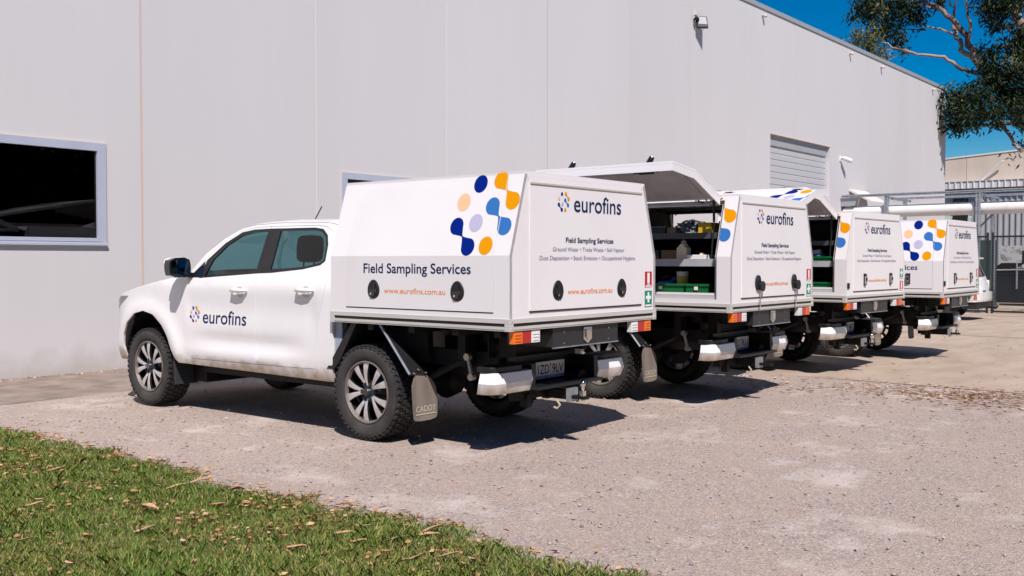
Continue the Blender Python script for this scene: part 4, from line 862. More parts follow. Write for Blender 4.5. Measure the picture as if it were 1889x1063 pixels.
# cctv camera
cc = thing('security_camera', 'white security camera on an arm on the warehouse wall right of the roller door', 'camera', (32.2, 12.3, 4.72))
part('ccb', 'bracket', WPL, cc, lambda b: (b.box(-.06, .06, -.03, 0, -.09, .09), b.tube([(0, 0, 0), (0, -.10, .03), (0, -.16, .0)], .035, 10)), bevel=.006, smooth=40)
part('ccc', 'camera_body', WPL, cc, lambda b: b.tube([(0, -.12, .01), (.22, -.28, -.07)], .075, 12), smooth=40)
part('ccl', 'camera_lens', BLKG, cc, lambda b: b.tube([(.22, -.28, -.07), (.23, -.288, -.0735)], .06, 12), smooth=40)

# ------------------------------------------------------------------ fence, pipe rack
def G(x): return gz(x)
FXX = 32.3; gzz = G(FXX)
PT = 3.40
PERF = GLAV
rack = thing('pipe_rack', 'galvanised slotted steel rack carrying the white pipe over the gate', 'rack', (FXX, 8.1, gzz))
def W2(b, x0, x1, y0, y1, z0, z1, mi=0): b.box(x0 - FXX, x1 - FXX, y0 - 8.1, y1 - 8.1, z0 - gzz, z1 - gzz, mi)
for k, yp in enumerate((10.82, 8.10, 5.38, 2.66, -.06)):
    def post(b, yp=yp):
        W2(b, FXX - .06, FXX + .02, yp - .065, yp + .065, gzz if k != 0 else gzz, 3.45)
        for q in range(44): W2(b, FXX - .0622, FXX - .0601, yp - .012, yp + .012, .1 + q * .075, .1 + q * .075 + .04, 1)
        W2(b, FXX - .10, FXX + .06, yp - .10, yp + .10, gzz, gzz + .02)
    part(('post', k), 'post', [PERF, DARK], rack, post)
    part(('bpost', k), 'back_post', PERF, rack, lambda b, yp=yp: (W2(b, FXX + 1.75, FXX + 1.82, yp - .05, yp + .05, gzz, 3.42),))
    part(('cross', k), 'cross_beam', PERF, rack, lambda b, yp=yp: (W2(b, FXX - .06, FXX + 1.9, yp - .02, yp + .02, 3.40, 3.45), W2(b, FXX + .0, FXX + 1.9, yp - .16, yp - .12, 3.34, 3.40), [b.tube([(q - 0, yp - 8.1, 3.4 - gzz), (q + .0, yp - 8.1, 3.28 - gzz)], .008, 5) for q in (.3, .7, 1.1, 1.5)]))
    part(('clamp', k), 'pipe_clamp', PERF, rack, lambda b, yp=yp: b.lathe([(.20, -.03), (.215, -.03), (.215, .03), (.20, .03)], 20, 'Y', (.23, yp - 8.1 + .12, 3.0 - gzz)), smooth=40)
    if k: part(('brace', k), 'brace', DARK, rack, lambda b, yp=yp: b.tube([(1.78, yp - 8.1 - .0, 2.9 - gzz), (1.0, yp - 8.1 + .35, 2.3 - gzz), (.6, yp - 8.1 + .5, 1.9 - gzz)], .035, 4))
part('topb', 'top_beam', [PERF, DARK], rack, lambda b: (W2(b, FXX - .065, FXX + .02, -2, 12.25, 3.452, 3.54), W2(b, FXX - .067, FXX - .0651, -2, 12.25, 3.485, 3.50, 1), W2(b, FXX + 1.74, FXX + 1.82, -2, 11.2, 3.43, 3.50)))
part('wbr', 'wall_bracket', mat('wall_bracket_grey', (.36, .38, .40), .5, metal=.3), rack, lambda b: b.prism([(11.75, 3.44), (12.29, 3.44), (12.29, 3.18), (11.85, 3.18)], lambda u, w, t: (t, u - 8.1, w - gzz), .0, .3))
pp = thing('overhead_pipe', 'large white pipe running level across the steel rack over the gate', 'pipe', (FXX + .23, 4, 3.0))
part('pipe', 'pipe_run', mat('white_pipe', (.78, .75, .73), .35, noise=(2, (.70, .64, .59), .5, .8, 6)), pp, lambda b: b.tube([(0, 8.25, -.02), (0, 2.6, .0), (0, -7, .02)], .19, 24), smooth=40)
part('pjoint', 'pipe_collar', mat('pipe_collar', (.74, .70, .67), .4), pp, lambda b: [b.lathe([(.19, -.04), (.197, -.04), (.197, .04), (.19, .04)], 24, 'Y', (0, y, 0)) for y in (3.3, .1, -3.0)], smooth=40)
# chain link fence and gate
FEN = mat('fence_black', (.012, .014, .018), .5)
def fencepart(nm, lab, ya, yb, posts):
    t = thing(nm, lab, 'gate' if 'gate' in nm else 'fence', (FXX - .12, ya, gzz))
    h = 2.28
    for k, yp in enumerate(posts): part((nm, 'p', k), 'post', FEN, t, lambda b, yp=yp: b.tube([(0, yp - ya, 0), (0, yp - ya, h + .12)], .035, 8), smooth=40)
    for k, z in enumerate((.06, h)): part((nm, 'r', k), 'rail', FEN, t, lambda b, z=z: b.tube([(0, 0, z), (0, yb - ya, z)], .026, 8), smooth=40)
    def mesh_(b):
        L = abs(yb - ya); sg = 1 if yb > ya else -1; st = .085; k = -int(h / st)
        def strip(p, q):
            d = Vector((0, q[0] - p[0], q[1] - p[1])).normalized(); nrm = Vector((0, -d.z, d.y)) * .0028
            P = Vector((0, p[0] * sg, p[1])); Q = Vector((0, q[0] * sg, q[1])); nn_ = Vector((0, nrm.y * sg, nrm.z)); e = Vector((.0028, 0, 0))
            b.add([P + nn_, P - e, P - nn_, P + e, Q + nn_, Q - e, Q - nn_, Q + e], [(0, 1, 5, 4), (1, 2, 6, 5), (2, 3, 7, 6), (3, 0, 4, 7)])
        while k * st < L:
            y0_ = k * st; a = max(0, -y0_); e_ = min(h - .06, L - y0_)
            if e_ > a: strip((y0_ + a, .06 + a), (y0_ + e_, .06 + e_)); strip((y0_ + a, h - a), (y0_ + e_, h - e_))
            k += 1
    part((nm, 'm'), 'chain_link', FEN, t, mesh_, kind='stuff', fixn=False)
    return t
fencepart('mesh_gate', 'tall black chain link gate at the right edge under the pipe', 7.66, 1.5, (7.66, 4.6, 1.5))
fencepart('mesh_fence', 'black chain link fence between the warehouse and the gate, behind the last ute', 12.25, 7.80, (12.2, 10.0, 7.80))
# ------------------------------------------------------------------ beyond the fence
NX = 60.0
nb = thing('neighbouring_building', 'cream industrial building with ribbed metal cladding beyond the fence', 'building', (NX, 12, gz(99)))
gz9 = gz(99)
CREAMW = mat('cream_wall', (.60, .51, .42), .8, noise=(.8, (.54, .455, .37), .4, .7, 8, (1, 1, .3)))
RIBM = mat('ribbed_cladding', (.42, .43, .44), .5, metal=.2, noise=(.5, (.36, .37, .38), .4, .7, 4))
RIBP = mat('pale_ribbed_fascia', (.60, .59, .60), .5)
def top(y): return 7.13 + (16.7 - y) * .064
ys = [26, 21.5, 17.0, 15.7, 12.75, 9.8, 5.5, 1, -4, -10]
for k, (ya, yb) in enumerate(zip(ys, ys[1:])):
    part(('nw', k), 'wall_panel', CREAMW, nb, lambda b: b.prism([(ya - .01, 5.2), (yb + .01, 5.2), (yb + .01, top(yb)), (ya - .01, top(ya))], lambda u, w, t: (t, u - 12, w - gz9), 0, .3))
part('ncap', 'parapet_capping', mat('capping_pale', (.70, .66, .62), .5), nb, lambda b: b.prism([(26, top(26)), (-10, top(-10)), (-10, top(-10) + .08), (26, top(26) + .08)], lambda u, w, t: (t, u - 12, w - gz9), -.04, .34))
part('nbrace', 'diagonal_brace', WPL, nb, lambda b: b.tube([(-.1, 15.0 - 12, 5.72 - gz9), (-.3, 13.75 - 12, 6.85 - gz9)], .06, 6))
def ribs(b, ya, yb, za, zb, x, st, dp, w):
    y = ya
    pts = []
    while y > yb: pts += [(x, y), (x, y - st + w), (x - dp, y - st + w * .8), (x - dp, y - st + w * .2)]; y -= st
    n = len(pts); b.add([(p[0], p[1] - 12, z - gz9) for z in (za, zb) for p in pts], [(i, i + 1, n + i + 1, n + i) for i in range(n - 1)])
part('nfas', 'ribbed_fascia', RIBP, nb, lambda b: (ribs(b, 26, -10, 5.40, 5.78, -.55, .32, .05, .10), b.box(-.6, 0, -22, 14, 5.79 - gz9, 5.82 - gz9)), fixn=False)
part('nclad', 'ribbed_cladding', RIBM, nb, lambda b: (ribs(b, 15.35, -10, gz9, 5.1, -.2, .30, .09, .12),), fixn=False)
part('nmid', 'upper_wall', mat('grey_band', (.40, .43, .47), .6), nb, lambda b: b.box(-.12, 0, -22, 14, 3.9 - gz9, 5.35 - gz9))
part('nop', 'doorway', mat('dark_opening', (.008, .008, .009), .9), nb, lambda b: b.box(-.24, -.121, 3.55, 4.35, 0, 4.85 - gz9))
part('nleft', 'pale_cladding', mat('pale_panel', (.48, .50, .53), .6), nb, lambda b: b.box(-.2, -.125, 3.36, 14, 0, 3.8 - gz9), fixn=False)
# cabinet and machinery behind the gate
ec = thing('electrical_cabinet', 'dark green electrical cabinet behind the gate post', 'cabinet', (36, 9.0, gzz))
part('ecb', 'cabinet_body', mat('dark_green_cabinet', (.02, .045, .04), .5), ec, lambda b: b.box(0, .6, -.42, .25, 0, 2.25), bevel=.02)
part('ecd', 'cabinet_door', mat('dark_green_cabinet', (.02, .045, .04), .5), ec, lambda b: b.box(-.02, 0, -.39, .22, .15, 2.15), bevel=.01)
mc = thing('industrial_machine', 'dark machine with a pale metal panel standing behind the gate', 'machine', (38.5, 8.05, gz(38.5)))
part('mc1', 'base', mat('machine_dark', (.005, .008, .014), .6, spec=.2), mc, lambda b: (b.box(0, 1.6, -3.5, 1.15, .1, 1.15), b.box(.2, 1.4, -3.2, .9, 1.15, 1.32)), bevel=.03)
part('mc2', 'pale_panel', mat('machine_pale', (.42, .43, .44), .5, noise=(5, (.2, .2, .2), .5, .6, 4)), mc, lambda b: b.box(-.05, .1, .18, .85, 1.5, 2.1), bevel=.02)
part('mc3', 'chute', mat('machine_dark', (.005, .008, .014), .6, spec=.2), mc, lambda b: (b.prism([(1.0, 1.0), (1.1, 1.35), (-.9, 2.6), (-1.2, 2.4)], lambda u, w, t: (t, u, w), .15, .8), b.box(.1, .9, -2.6, -1.0, 1.3, 2.4)), bevel=.03)
part('mc4', 'rail', GLAV, mc, lambda b: (b.tube([(-.1, 1.1, 1.25), (-.1, -3, 1.35)], .03, 6), b.tube([(-.1, .3, .6), (-.1, .3, 1.5)], .03, 6)))
# ------------------------------------------------------------------ wagon parked past the utes
def wagon():
    t = thing('station_wagon', 'white four wheel drive wagon with tow bar, mostly hidden behind the farthest ute', 'car', (28.15, 7.85, gz(28)))
    prof = [(-.85, .42), (-.90, .62), (-.86, .95), (-.80, 1.10), (-.62, 1.50), (-.50, 1.62), (.6, 1.68), (1.6, 1.62), (2.35, 1.16), (3.3, 1.02), (3.6, .85), (3.62, .45), (3.25, .35), (3.10, .62), (2.8, .72), (2.5, .62), (2.35, .35), (.45, .35), (.30, .62), (0, .72), (-.30, .62), (-.45, .38)]
    def Wf(y, z): return .92 - (.0 if z < 1.0 else (z - 1.0) * .30) - (max(0, -y - .55) * .35) - max(0, y - 3.0) * .25
    ws = [(-.52, 1.12), (-.42, 1.46), (.1, 1.50), (.1, 1.12)]; w2 = [(.2, 1.12), (.2, 1.50), (1.45, 1.48), (2.0, 1.12)]
    for s in (-1, 1):
        part(('wgs', s), 'body_side', PAINT, t, lambda b, s=s: skin(b, prof, [ws, w2], Wf, s, d=.08), smooth=50)
        part(('wgw', s), 'window', GLASSD, t, lambda b, s=s: (skin(b, ws, [], lambda y, z: Wf(y, z) - .01, s, .15, 0), skin(b, w2, [], lambda y, z: Wf(y, z) - .01, s, .15, 0)), smooth=50)
        part(('wgl', s), 'tail_light', LAW, t, lambda b, s=s: b.box(min(s * .76, s * .86), max(s * .76, s * .86), -.88, -.80, .80, 1.02), bevel=.01)
        for y in (0, 2.8): 
            wh = thing_part(t, 'wheel', (s * .80, y, .36)); part('wgt', 'tyre', RUB, wh, lambda b: b.lathe([(.22, -.11), (.33, -.12), (.36, -.09), (.36, .09), (.33, .12), (.22, .11)], 32), smooth=40); part('wgr', 'rim', RIML, wh, lambda b: b.lathe([(0, -.07), (.2, -.1), (.22, -.11)], 32), smooth=40)
    top_ = prof[:11]
    def shell(b):
        rows = []
        for (y, z) in prof[:12]: x = Wf(y, z); rows.append([(x * u, y - .06 * (1 - u * u) * (1 if y < 0 else -1), z + (.03 * (1 - u ** 4) if z > 1.5 else 0)) for u in [-1 + k / 8 for k in range(17)]])
        grid(b, rows)
    part('wgshell', 'body_shell', PAINT, t, shell, smooth=50)
    part('wgrw', 'rear_window', BLKG, t, lambda b: grid(b, [[(x * u, y - .075 * (1 - u * u) - .012, z) for u in [-1 + k / 6 for k in range(13)]] for (y, z, x) in ((-.79, 1.14, .70), (-.645, 1.46, .66))]), smooth=50)
    part('wgsp', 'spoiler', PAINT, t, lambda b: b.box(-.62, .62, -.78, -.50, 1.58, 1.62), bevel=.01)
    part('wgbp', 'rear_bumper', [PAINT, BLK], t, lambda b: (b.prism(smoothpoly([(-.90, -.55), (-.90, -.92), (-.6, -1.02), (.6, -1.02), (.90, -.92), (.90, -.55)], it=1), lambda u, w, q: (u, w, q), .48, .72, 0), b.prism(smoothpoly([(-.86, -.55), (-.86, -.88), (-.6, -.98), (.6, -.98), (.86, -.88), (.86, -.55)], it=1), lambda u, w, q: (u, w, q), .30, .479, 1)), smooth=40)
    part('wgtb', 'tow_bar', [DARK, CHR], t, lambda b: (b.tube([(.3, -.7, .33), (.3, -1.0, .33), (.3, -1.18, .30), (.3, -1.22, .36)], .03, 6), b.lathe([(0, .45), (.025, .43), (.025, .40), (.015, .36)], 10, 'Z', (.3, -1.22, 0), 1)), smooth=40)
    part('wgpl', 'number_plate', PLATE, t, lambda b: b.box(-.18, .18, -1.03, -1.022, .78, .90))
wagon()

# ------------------------------------------------------------------ things lying in the open canopies
def local(Tr, x, y, z): p = Tr.matrix_basis @ Vector((x, y, z)); return p
def put(nm, lab, cat, Tr, x, y, z, rz=0): return thing(nm, lab, cat, local(Tr, x, y, z), Tr.rotation_euler.z + rz)
def crate(t, w, d, h, key):
    part((key, 'c'), 'tub', GRNP, t, lambda b: (b.box(-d / 2, d / 2, -w / 2, w / 2, 0, .008), b.box(-d / 2, -d / 2 + .008, -w / 2, w / 2, .008, h), b.box(d / 2 - .008, d / 2, -w / 2, w / 2, .008, h), b.box(-d / 2 + .008, d / 2 - .008, -w / 2, -w / 2 + .008, .008, h), b.box(-d / 2 + .008, d / 2 - .008, w / 2 - .008, w / 2, .008, h)))
    part((key, 'r'), 'rim', GRNP, t, lambda b: (b.box(-d / 2 - .012, -d / 2 - .001, -w / 2 - .01, w / 2 + .01, h - .018, h + .004), b.box(-d / 2 - .001, d / 2, w / 2 + .001, w / 2 + .012, h - .018, h + .004), b.box(-d / 2 - .001, d / 2, -w / 2 - .012, -w / 2 - .001, h - .018, h + .004)), bevel=.002)
    part((key, 't'), 'label_clip', WPL, t, lambda b: b.box(-d / 2 - .016, -d / 2 - .0125, -.02, .02, h - .055, h - .022))
c1 = put('storage_crate', 'open green plastic crate in the second ute, nearer the front of its canopy', 'crate', T2, -.66, -.71, 1.047); crate(c1, .50, .40, .15, 'cr1')
c2 = put('storage_crate', 'open green plastic crate in the second ute, at the rear end beside the door post', 'crate', T2, -.66, -1.105, 1.047); crate(c2, .24, .40, .15, 'cr2')
wb = put('wash_bottle', 'cream square wash bottle with a bent spout on the middle shelf of the second ute', 'bottle', T2, -.74, -.895, 1.4325)
part('wbb', 'bottle_body', CREAM, wb, lambda b: b.prism(smoothpoly([(-.055, 0), (.055, 0), (.055, .11), (.048, .125), (.022, .145), (.022, .16), (-.022, .16), (-.022, .145), (-.048, .125), (-.055, .11)], it=0), lambda u, w, t: (t, u, w), -.05, .05), bevel=.008, smooth=40)
part('wbc', 'cap', mat('grey_cap', (.40, .39, .40), .5), wb, lambda b: b.lathe([(0, .195), (.022, .193), (.027, .18), (.027, .155), (0, .155)], 14, 'Z'), smooth=40)
part('wbs', 'spout', mat('grey_cap', (.40, .39, .40), .5), wb, lambda b: b.tube([(0, 0, .19), (0, 0, .225), (0, -.015, .24), (0, -.05, .243)], .005, 6), smooth=40)
wx = put('sample_tray', 'low white tray on the middle shelf of the second ute beside the wash bottle', 'tray', T2, -.66, -1.06, 1.4325)
part('wxb', 'tray_body', WPL, wx, lambda b: b.box(-.14, .14, -.10, .10, 0, .052), bevel=.006)
part('wxc', 'yellow_cap', CREAM, wx, lambda b: b.lathe([(0, .07), (.022, .07), (.024, .052), (0, .052)], 12, 'Z', (-.05, -.02, 0)))
bx1 = put('cardboard_box', 'small brown box of reagent bottles on the middle shelf, left of the wash bottle', 'box', T2, -.60, -.67, 1.4325)
part('bxa', 'carton', CARD, bx1, lambda b: b.box(-.10, .10, -.12, .06, 0, .10), bevel=.003)
part('bxb', 'brown_bottle', mat('brown_bottle', (.16, .06, .03), .3), bx1, lambda b: b.lathe([(0, 0), (.03, 0), (.03, .075), (.014, .10), (.014, .115), (0, .115)], 12, 'Z', (-.12, -.165, 0)), smooth=40)
part('bxc', 'black_case', BLK, bx1, lambda b: b.box(-.12, .05, .07, .18, .02, .10), bevel=.004)
part('bxd', 'red_strip', LAR, bx1, lambda b: b.box(-.125, -.1202, .07, .18, .02, .04))
bx2 = put('cardboard_box', 'brown carton beside the clear bag on the top shelf of the second ute', 'box', T2, -.52, -.68, 1.6885)
part('bx2a', 'carton', CARD, bx2, lambda b: b.box(-.10, .10, -.06, .05, 0, .075), bevel=.003)
part('bx2b', 'black_case', BLK, bx2, lambda b: b.box(-.12, .10, .055, .25, 0, .075), bevel=.004)
part('bx2c', 'blue_vials', mat('vial_blue', (.25, .45, .6), .3), bx2, lambda b: [b.lathe([(0, .088), (.008, .088), (.008, .0755), (0, .0755)], 8, 'Z', (-.1, .07 + .03 * k, 0)) for k in range(6)])
yb = put('yellow_box', 'bright yellow box at the end of the top shelf of the second ute', 'box', T2, -.58, -1.09, 1.6885)
part('yba', 'box_body', YEL, yb, lambda b: b.box(-.10, .10, -.075, .07, 0, .10), bevel=.004)
part('ybb', 'box_lid', mat('yellow_lid', (.80, .52, .02), .4), yb, lambda b: b.box(-.104, .104, -.079, .074, .101, .112), bevel=.003)
def blob(b, rx, ry, rz, seed, nz=.18, n=18):
    rn = random.Random(seed); ph = [rn.uniform(0, 6.28) for _ in range(8)]; rows = []
    for i in range(n // 2 + 1):
        p = -math.pi / 2 + math.pi * i / (n // 2); r = []
        for k in range(n + 1):
            a = 2 * math.pi * k / n; d = 1 + nz * (math.sin(3 * a + ph[0]) * math.cos(4 * p + ph[1]) + .6 * math.sin(7 * a + ph[2] + 5 * p)); r.append((rx * d * math.cos(p) * math.cos(a), ry * d * math.cos(p) * math.sin(a), rz + rz * d * math.sin(p)))
        rows.append(r)
    grid(b, rows)
bg_ = put('plastic_bag', 'clear plastic bag stuffed with blue-grey tubes on the top shelf of the second ute', 'bag', T2, -.50, -.85, 1.6885)
part('bga', 'bag_film', BAG, bg_, lambda b: blob(b, .15, .165, .072, 4), smooth=20)
rn5 = random.Random(5)
part('bgb', 'tubes', [mat('tube_blue_grey', (.28, .36, .46), .35), mat('tube_pale', (.55, .60, .66), .35)], bg_, lambda b: [b.tube([(cx_, cy_, cz_), (cx_ + rn5.uniform(-.05, .05), cy_ + rn5.uniform(-.06, .06), cz_ + rn5.uniform(-.02, .02))], .011, 6, rn5.random() < .4) for cx_, cy_, cz_ in [(rn5.uniform(-.10, .10), rn5.uniform(-.12, .12), rn5.uniform(.03, .12)) for _ in range(60)]], kind='stuff')
cp = put('measuring_tub', 'white cylindrical tub with a yellow label in the green crate of the second ute', 'tub', T2, -.70, -.86, 1.056)
part('cpa', 'tub_body', WPL, cp, lambda b: b.lathe([(0, 0), (.05, 0), (.058, .25), (.062, .25), (.062, .262), (0, .262)], 20, 'Z'), smooth=40)
part('cpb', 'label', mat('yellow_label', (.62, .42, .10), .5), cp, lambda b: b.lathe([(.0572, .13), (.0592, .22)], 40, 'Z'), fixn=False, smooth=60)
sp = put('spray_nozzle', 'blue and black trigger spray lying in the green crate of the second ute', 'sprayer', T2, -.70, -.68, 1.056)
part('spa', 'sprayer_body', BLP, sp, lambda b: (rbox(b, -.06, .06, -.09, .09, .06, .17), b.tube([(0, -.06, .16), (-.02, -.10, .20)], .018, 8)), smooth=40)
part('spb', 'trigger', BLK, sp, lambda b: (b.tube([(-.02, -.09, .19), (-.03, -.02, .215), (-.02, .03, .19)], .012, 8), b.tube([(-.02, -.12, .19), (-.05, -.14, .15)], .012, 8)), smooth=40)
c3 = put('storage_crate', 'green plastic crate on the upper shelf of the third ute under a white roll', 'crate', T3, -.66, -1.03, 1.4325); crate(c3, .50, .40, .065, 'cr3')
c4 = put('storage_crate', 'green plastic crate on the floor of the third ute canopy', 'crate', T3, -.66, -1.03, 1.047); crate(c4, .50, .40, .13, 'cr4')
rl = put('paper_roll', 'white paper roll wrapped in blue cloth on the crate in the third ute', 'roll', T3, -.68, -.98, 1.50)
part('rla', 'roll', WPL, rl, lambda b: b.tube([(0, .12, .03), (0, -.09, .055)], .042, 14), smooth=40)
part('rlb', 'blue_cloth', mat('blue_cloth', (.10, .25, .50), .8), rl, lambda b: blob(b, .12, .13, .018, 9), smooth=40)
# ------------------------------------------------------------------ trees
BARK = mat('pale_gum_bark', (.34, .25, .20), .8, noise=(1.6, (.09, .06, .05), .40, .60, 8, (1, 1, .5)), bump=(12, .5, .03))
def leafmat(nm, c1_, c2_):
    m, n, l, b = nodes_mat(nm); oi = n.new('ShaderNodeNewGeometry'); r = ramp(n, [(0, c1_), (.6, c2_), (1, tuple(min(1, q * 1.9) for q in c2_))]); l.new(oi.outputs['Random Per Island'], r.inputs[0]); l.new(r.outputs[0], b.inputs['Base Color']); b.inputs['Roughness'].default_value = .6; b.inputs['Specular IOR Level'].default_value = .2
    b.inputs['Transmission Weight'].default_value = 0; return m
LEAF = leafmat('gum_leaf', (.005, .011, .005), (.015, .025, .008)); LEAFY = leafmat('yellow_gum_leaf', (.045, .055, .015), (.10, .095, .028))
def fast_mesh(name, V, F, m):      # V (n,3), F (k,4)
    me = bpy.data.meshes.new(name); me.vertices.add(len(V)); me.vertices.foreach_set('co', V.astype(np.float32).ravel()); k = F.shape[1]
    me.loops.add(F.size); me.loops.foreach_set('vertex_index', F.astype(np.int32).ravel()); me.polygons.add(len(F)); me.polygons.foreach_set('loop_start', np.arange(0, F.size, k, dtype=np.int32)); me.polygons.foreach_set('loop_total', np.full(len(F), k, dtype=np.int32))
    for q in (m if isinstance(m, list) else [m]): me.materials.append(q)
    me.update(calc_edges=True); return me
def leaves(centres, per, size, seed, droop=.9):
    """centres: (x,y,z,r[,flat]) -> drooping lance-shaped leaves in loose sprays"""
    rs = np.random.RandomState(seed); V = []; 
    for c in centres:
        n = int(per * c[3] ** 2); nt_ = max(3, n // 34); d = rs.normal(size=(nt_, 3)); d /= np.linalg.norm(d, axis=1)[:, None]
        tips = np.array(c[:3]) + d * c[3] * (rs.rand(nt_, 1) ** .45) * [1, 1, .75]
        idx = rs.randint(0, nt_, n); P = tips[idx] + rs.normal(size=(n, 3)) * [.16, .16, .20]
        a = rs.rand(n) * 6.28; dirv = np.stack([np.cos(a) * (1 - droop * .5), np.sin(a) * (1 - droop * .5), -droop * (rs.rand(n) * .9 + .1)], 1); dirv /= np.linalg.norm(dirv, axis=1)[:, None]
        sd = np.cross(dirv, rs.normal(size=(n, 3))); sd /= np.linalg.norm(sd, axis=1)[:, None]
        L = size * (rs.rand(n, 1) * .7 + .65); w = L * .14
        V.append(np.stack([P, P + dirv * L * .4 + sd * w, P + dirv * L, P + dirv * L * .4 - sd * w], 1))
    V = np.concatenate(V).reshape(-1, 3); return V, np.arange(len(V)).reshape(-1, 4)
F_ = 1857.; PC = Vector((0, 0, 1.433)); cm = cam.rotation_euler.to_matrix()
def at(px, py, x):                 # where the line of sight through a photo point meets a plane x = const
    d = cm @ Vector(((px - 944.5) / F_, -(py - 531.5) / F_, -1)); return PC + d * (x / d.x)
tree = thing('gum_tree', 'large eucalyptus with pale limbs and dark hanging leaves beyond the warehouse', 'tree', (47.5, 7.6, gz9))
TO = Vector((47.5, 7.6, gz9))
def limb(pts, r0, r1, n=8):
    P = [(p if isinstance(p, Vector) else at(*p)) - TO for p in pts]; Q = []
    rn = random.Random(len(pts) + int(r0 * 1000))
    for i in range(len(P) - 1):
        for k in range(4): t = k / 4; Q.append(P[i].lerp(P[i + 1], t) + Vector([rn.uniform(-.5, .5) * r0 for _ in range(3)]) * (1 if (i or k) else 0))
    Q.append(P[-1]); m_ = len(Q) - 1
    return Q, [r0 + (r1 - r0) * (i / m_) ** .8 for i in range(m_ + 1)]
TR = [Vector((47.5, 7.6, gz9)), Vector((47.3, 7.9, 2.5)), Vector((47.0, 8.4, 5.0))]
fork = at(1805, 118, 46.5)
limbs = [([*TR, at(1900, 200, 46.8)], .42, .30), ([at(1900, 200, 46.8), at(1850, 165, 46.7), fork], .26, .20),
         ([at(1900, 200, 46.8), at(1893, 90, 46.6), at(1878, 30, 46.5), at(1872, -60, 46.4)], .26, .17),
         ([fork, at(1782, 70, 46.4), at(1748, 25, 46.2), at(1705, 5, 46), at(1640, 0, 45.6)], .17, .05),
         ([fork, at(1775, 95, 47), at(1762, 60, 47.3), at(1757, 35, 47.5), at(1735, 18, 47.5), at(1700, 10, 47.2)], .14, .03),
         ([at(1788, 85, 46.4), at(1790, 45, 46.2), at(1782, 10, 46), at(1785, -30, 46)], .08, .04),
         ([at(1762, 65, 47.3), at(1740, 55, 47), at(1715, 50, 46.8), at(1690, 55, 46.5), at(1655, 54, 46.3)], .06, .02),
         ([at(1757, 40, 47.5), at(1762, 15, 47), at(1768, -15, 47)], .07, .03),
         ([at(1800, 135, 46.5), at(1775, 128, 46.2), at(1740, 105, 45.8), at(1700, 100, 45.4), at(1670, 95, 45), at(1625, 78, 44.8)], .11, .03),
         ([at(1685, 100, 45.2), at(1660, 92, 45), at(1632, 92, 44.8)], .04, .02), ([at(1690, 100, 45.2), at(1655, 85, 45.5), at(1640, 100, 45.3)], .03, .012), ([at(1680, 98, 45.2), at(1655, 103, 45.0), at(1636, 112, 44.8)], .03, .012),
         ([Vector((47.0, 8.4, 5.0)), at(1889, 228, 46.5), at(1840, 230, 45.5), at(1790, 232, 44.5)], .14, .05),
         ([at(1840, 230, 45.8), at(1862, 245, 45.5), at(1875, 268, 45.2), at(1884, 280, 45)], .09, .06), ([at(1884, 280, 45), at(1892, 260, 45), at(1898, 230, 45)], .04, .03),
         ([at(1840, 230, 45.8), at(1850, 195, 46), at(1832, 175, 46.2), at(1815, 140, 46.4)], .05, .05), ([at(1889, 60, 46.5), at(1870, 45, 46), at(1858, 80, 46), at(1855, 120, 46)], .04, .02),
         ([at(1795, 10, 46), at(1815, 20, 46.2), at(1845, 40, 46.4), at(1880, 75, 46.5)], .04, .04)]
def bt(b):
    for p, r0, r1 in limbs: Q, rr_ = limb(p, r0, r1); b.tube(Q, rr_, 8)
part('gtrunk', 'trunk', BARK, tree, bt, smooth=60)
cl = []
def clump(px, py, x, r): p = at(px, py, x) - TO; cl.append((p.x, p.y, p.z, r))
for a in [(1590, 12, 45.5, .55), (1610, 22, 45.5, .55), (1580, 28, 45.2, .4), (1630, 20, 45.6, .7), (1640, 45, 45.6, .6), (1655, 15, 45.8, .7), (1675, 30, 46, .6), (1690, 15, 46, .6), (1698, 35, 46, .35), (1660, 75, 45.6, .45), (1645, 60, 45.6, .4), (1662, 60, 45.6, .3), (1610, -10, 46, .7), (1650, -15, 46, .8), (1735, 3, 46.5, .35),
          (1720, -20, 46, .7), (1815, 5, 46, .55), (1830, 18, 46.2, .6), (1850, 10, 46, .7), (1845, 38, 46.3, .45), (1875, 50, 46, .35), (1860, -20, 46, .9), (1800, -20, 46, .5), (1885, 10, 46.8, .5), (1835, 45, 46, .3),
          (1812, 95, 46, .4), (1830, 100, 46, .55), (1855, 90, 46, .6), (1880, 100, 46, .6), (1820, 130, 45.6, .75), (1850, 135, 45.8, .9), (1880, 140, 46, .9), (1830, 160, 45.5, .7), (1862, 175, 45.8, .8), (1885, 180, 46, .6),
          (1758, 170, 42.9, .40), (1760, 195, 42.9, .50), (1775, 180, 43.2, .60), (1795, 175, 43.8, .65), (1780, 205, 43.2, .65), (1800, 200, 43.8, .7), (1762, 220, 42.9, .45), (1785, 225, 43.4, .45), (1820, 205, 44.2, .6), (1845, 205, 44.8, .55), (1870, 205, 45.2, .6), (1815, 180, 44.5, .5), (1756, 235, 43, .25), (1775, 240, 43.2, .25), (1835, 222, 44.8, .35), (1885, 215, 45.2, .5), (1889, 260, 45, .2), (1874, 290, 45, .14), (1915, 60, 46.5, .9), (1920, 130, 46.5, 1.0), (1925, 200, 46.5, .9), (1960, 60, 47, 1.3), (1980, 150, 47, 1.3), (1950, -60, 47, 1.4), (1880, -70, 46.5, 1.2)]: clump(*a)
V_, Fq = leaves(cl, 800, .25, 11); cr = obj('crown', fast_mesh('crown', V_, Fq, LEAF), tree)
cl = []
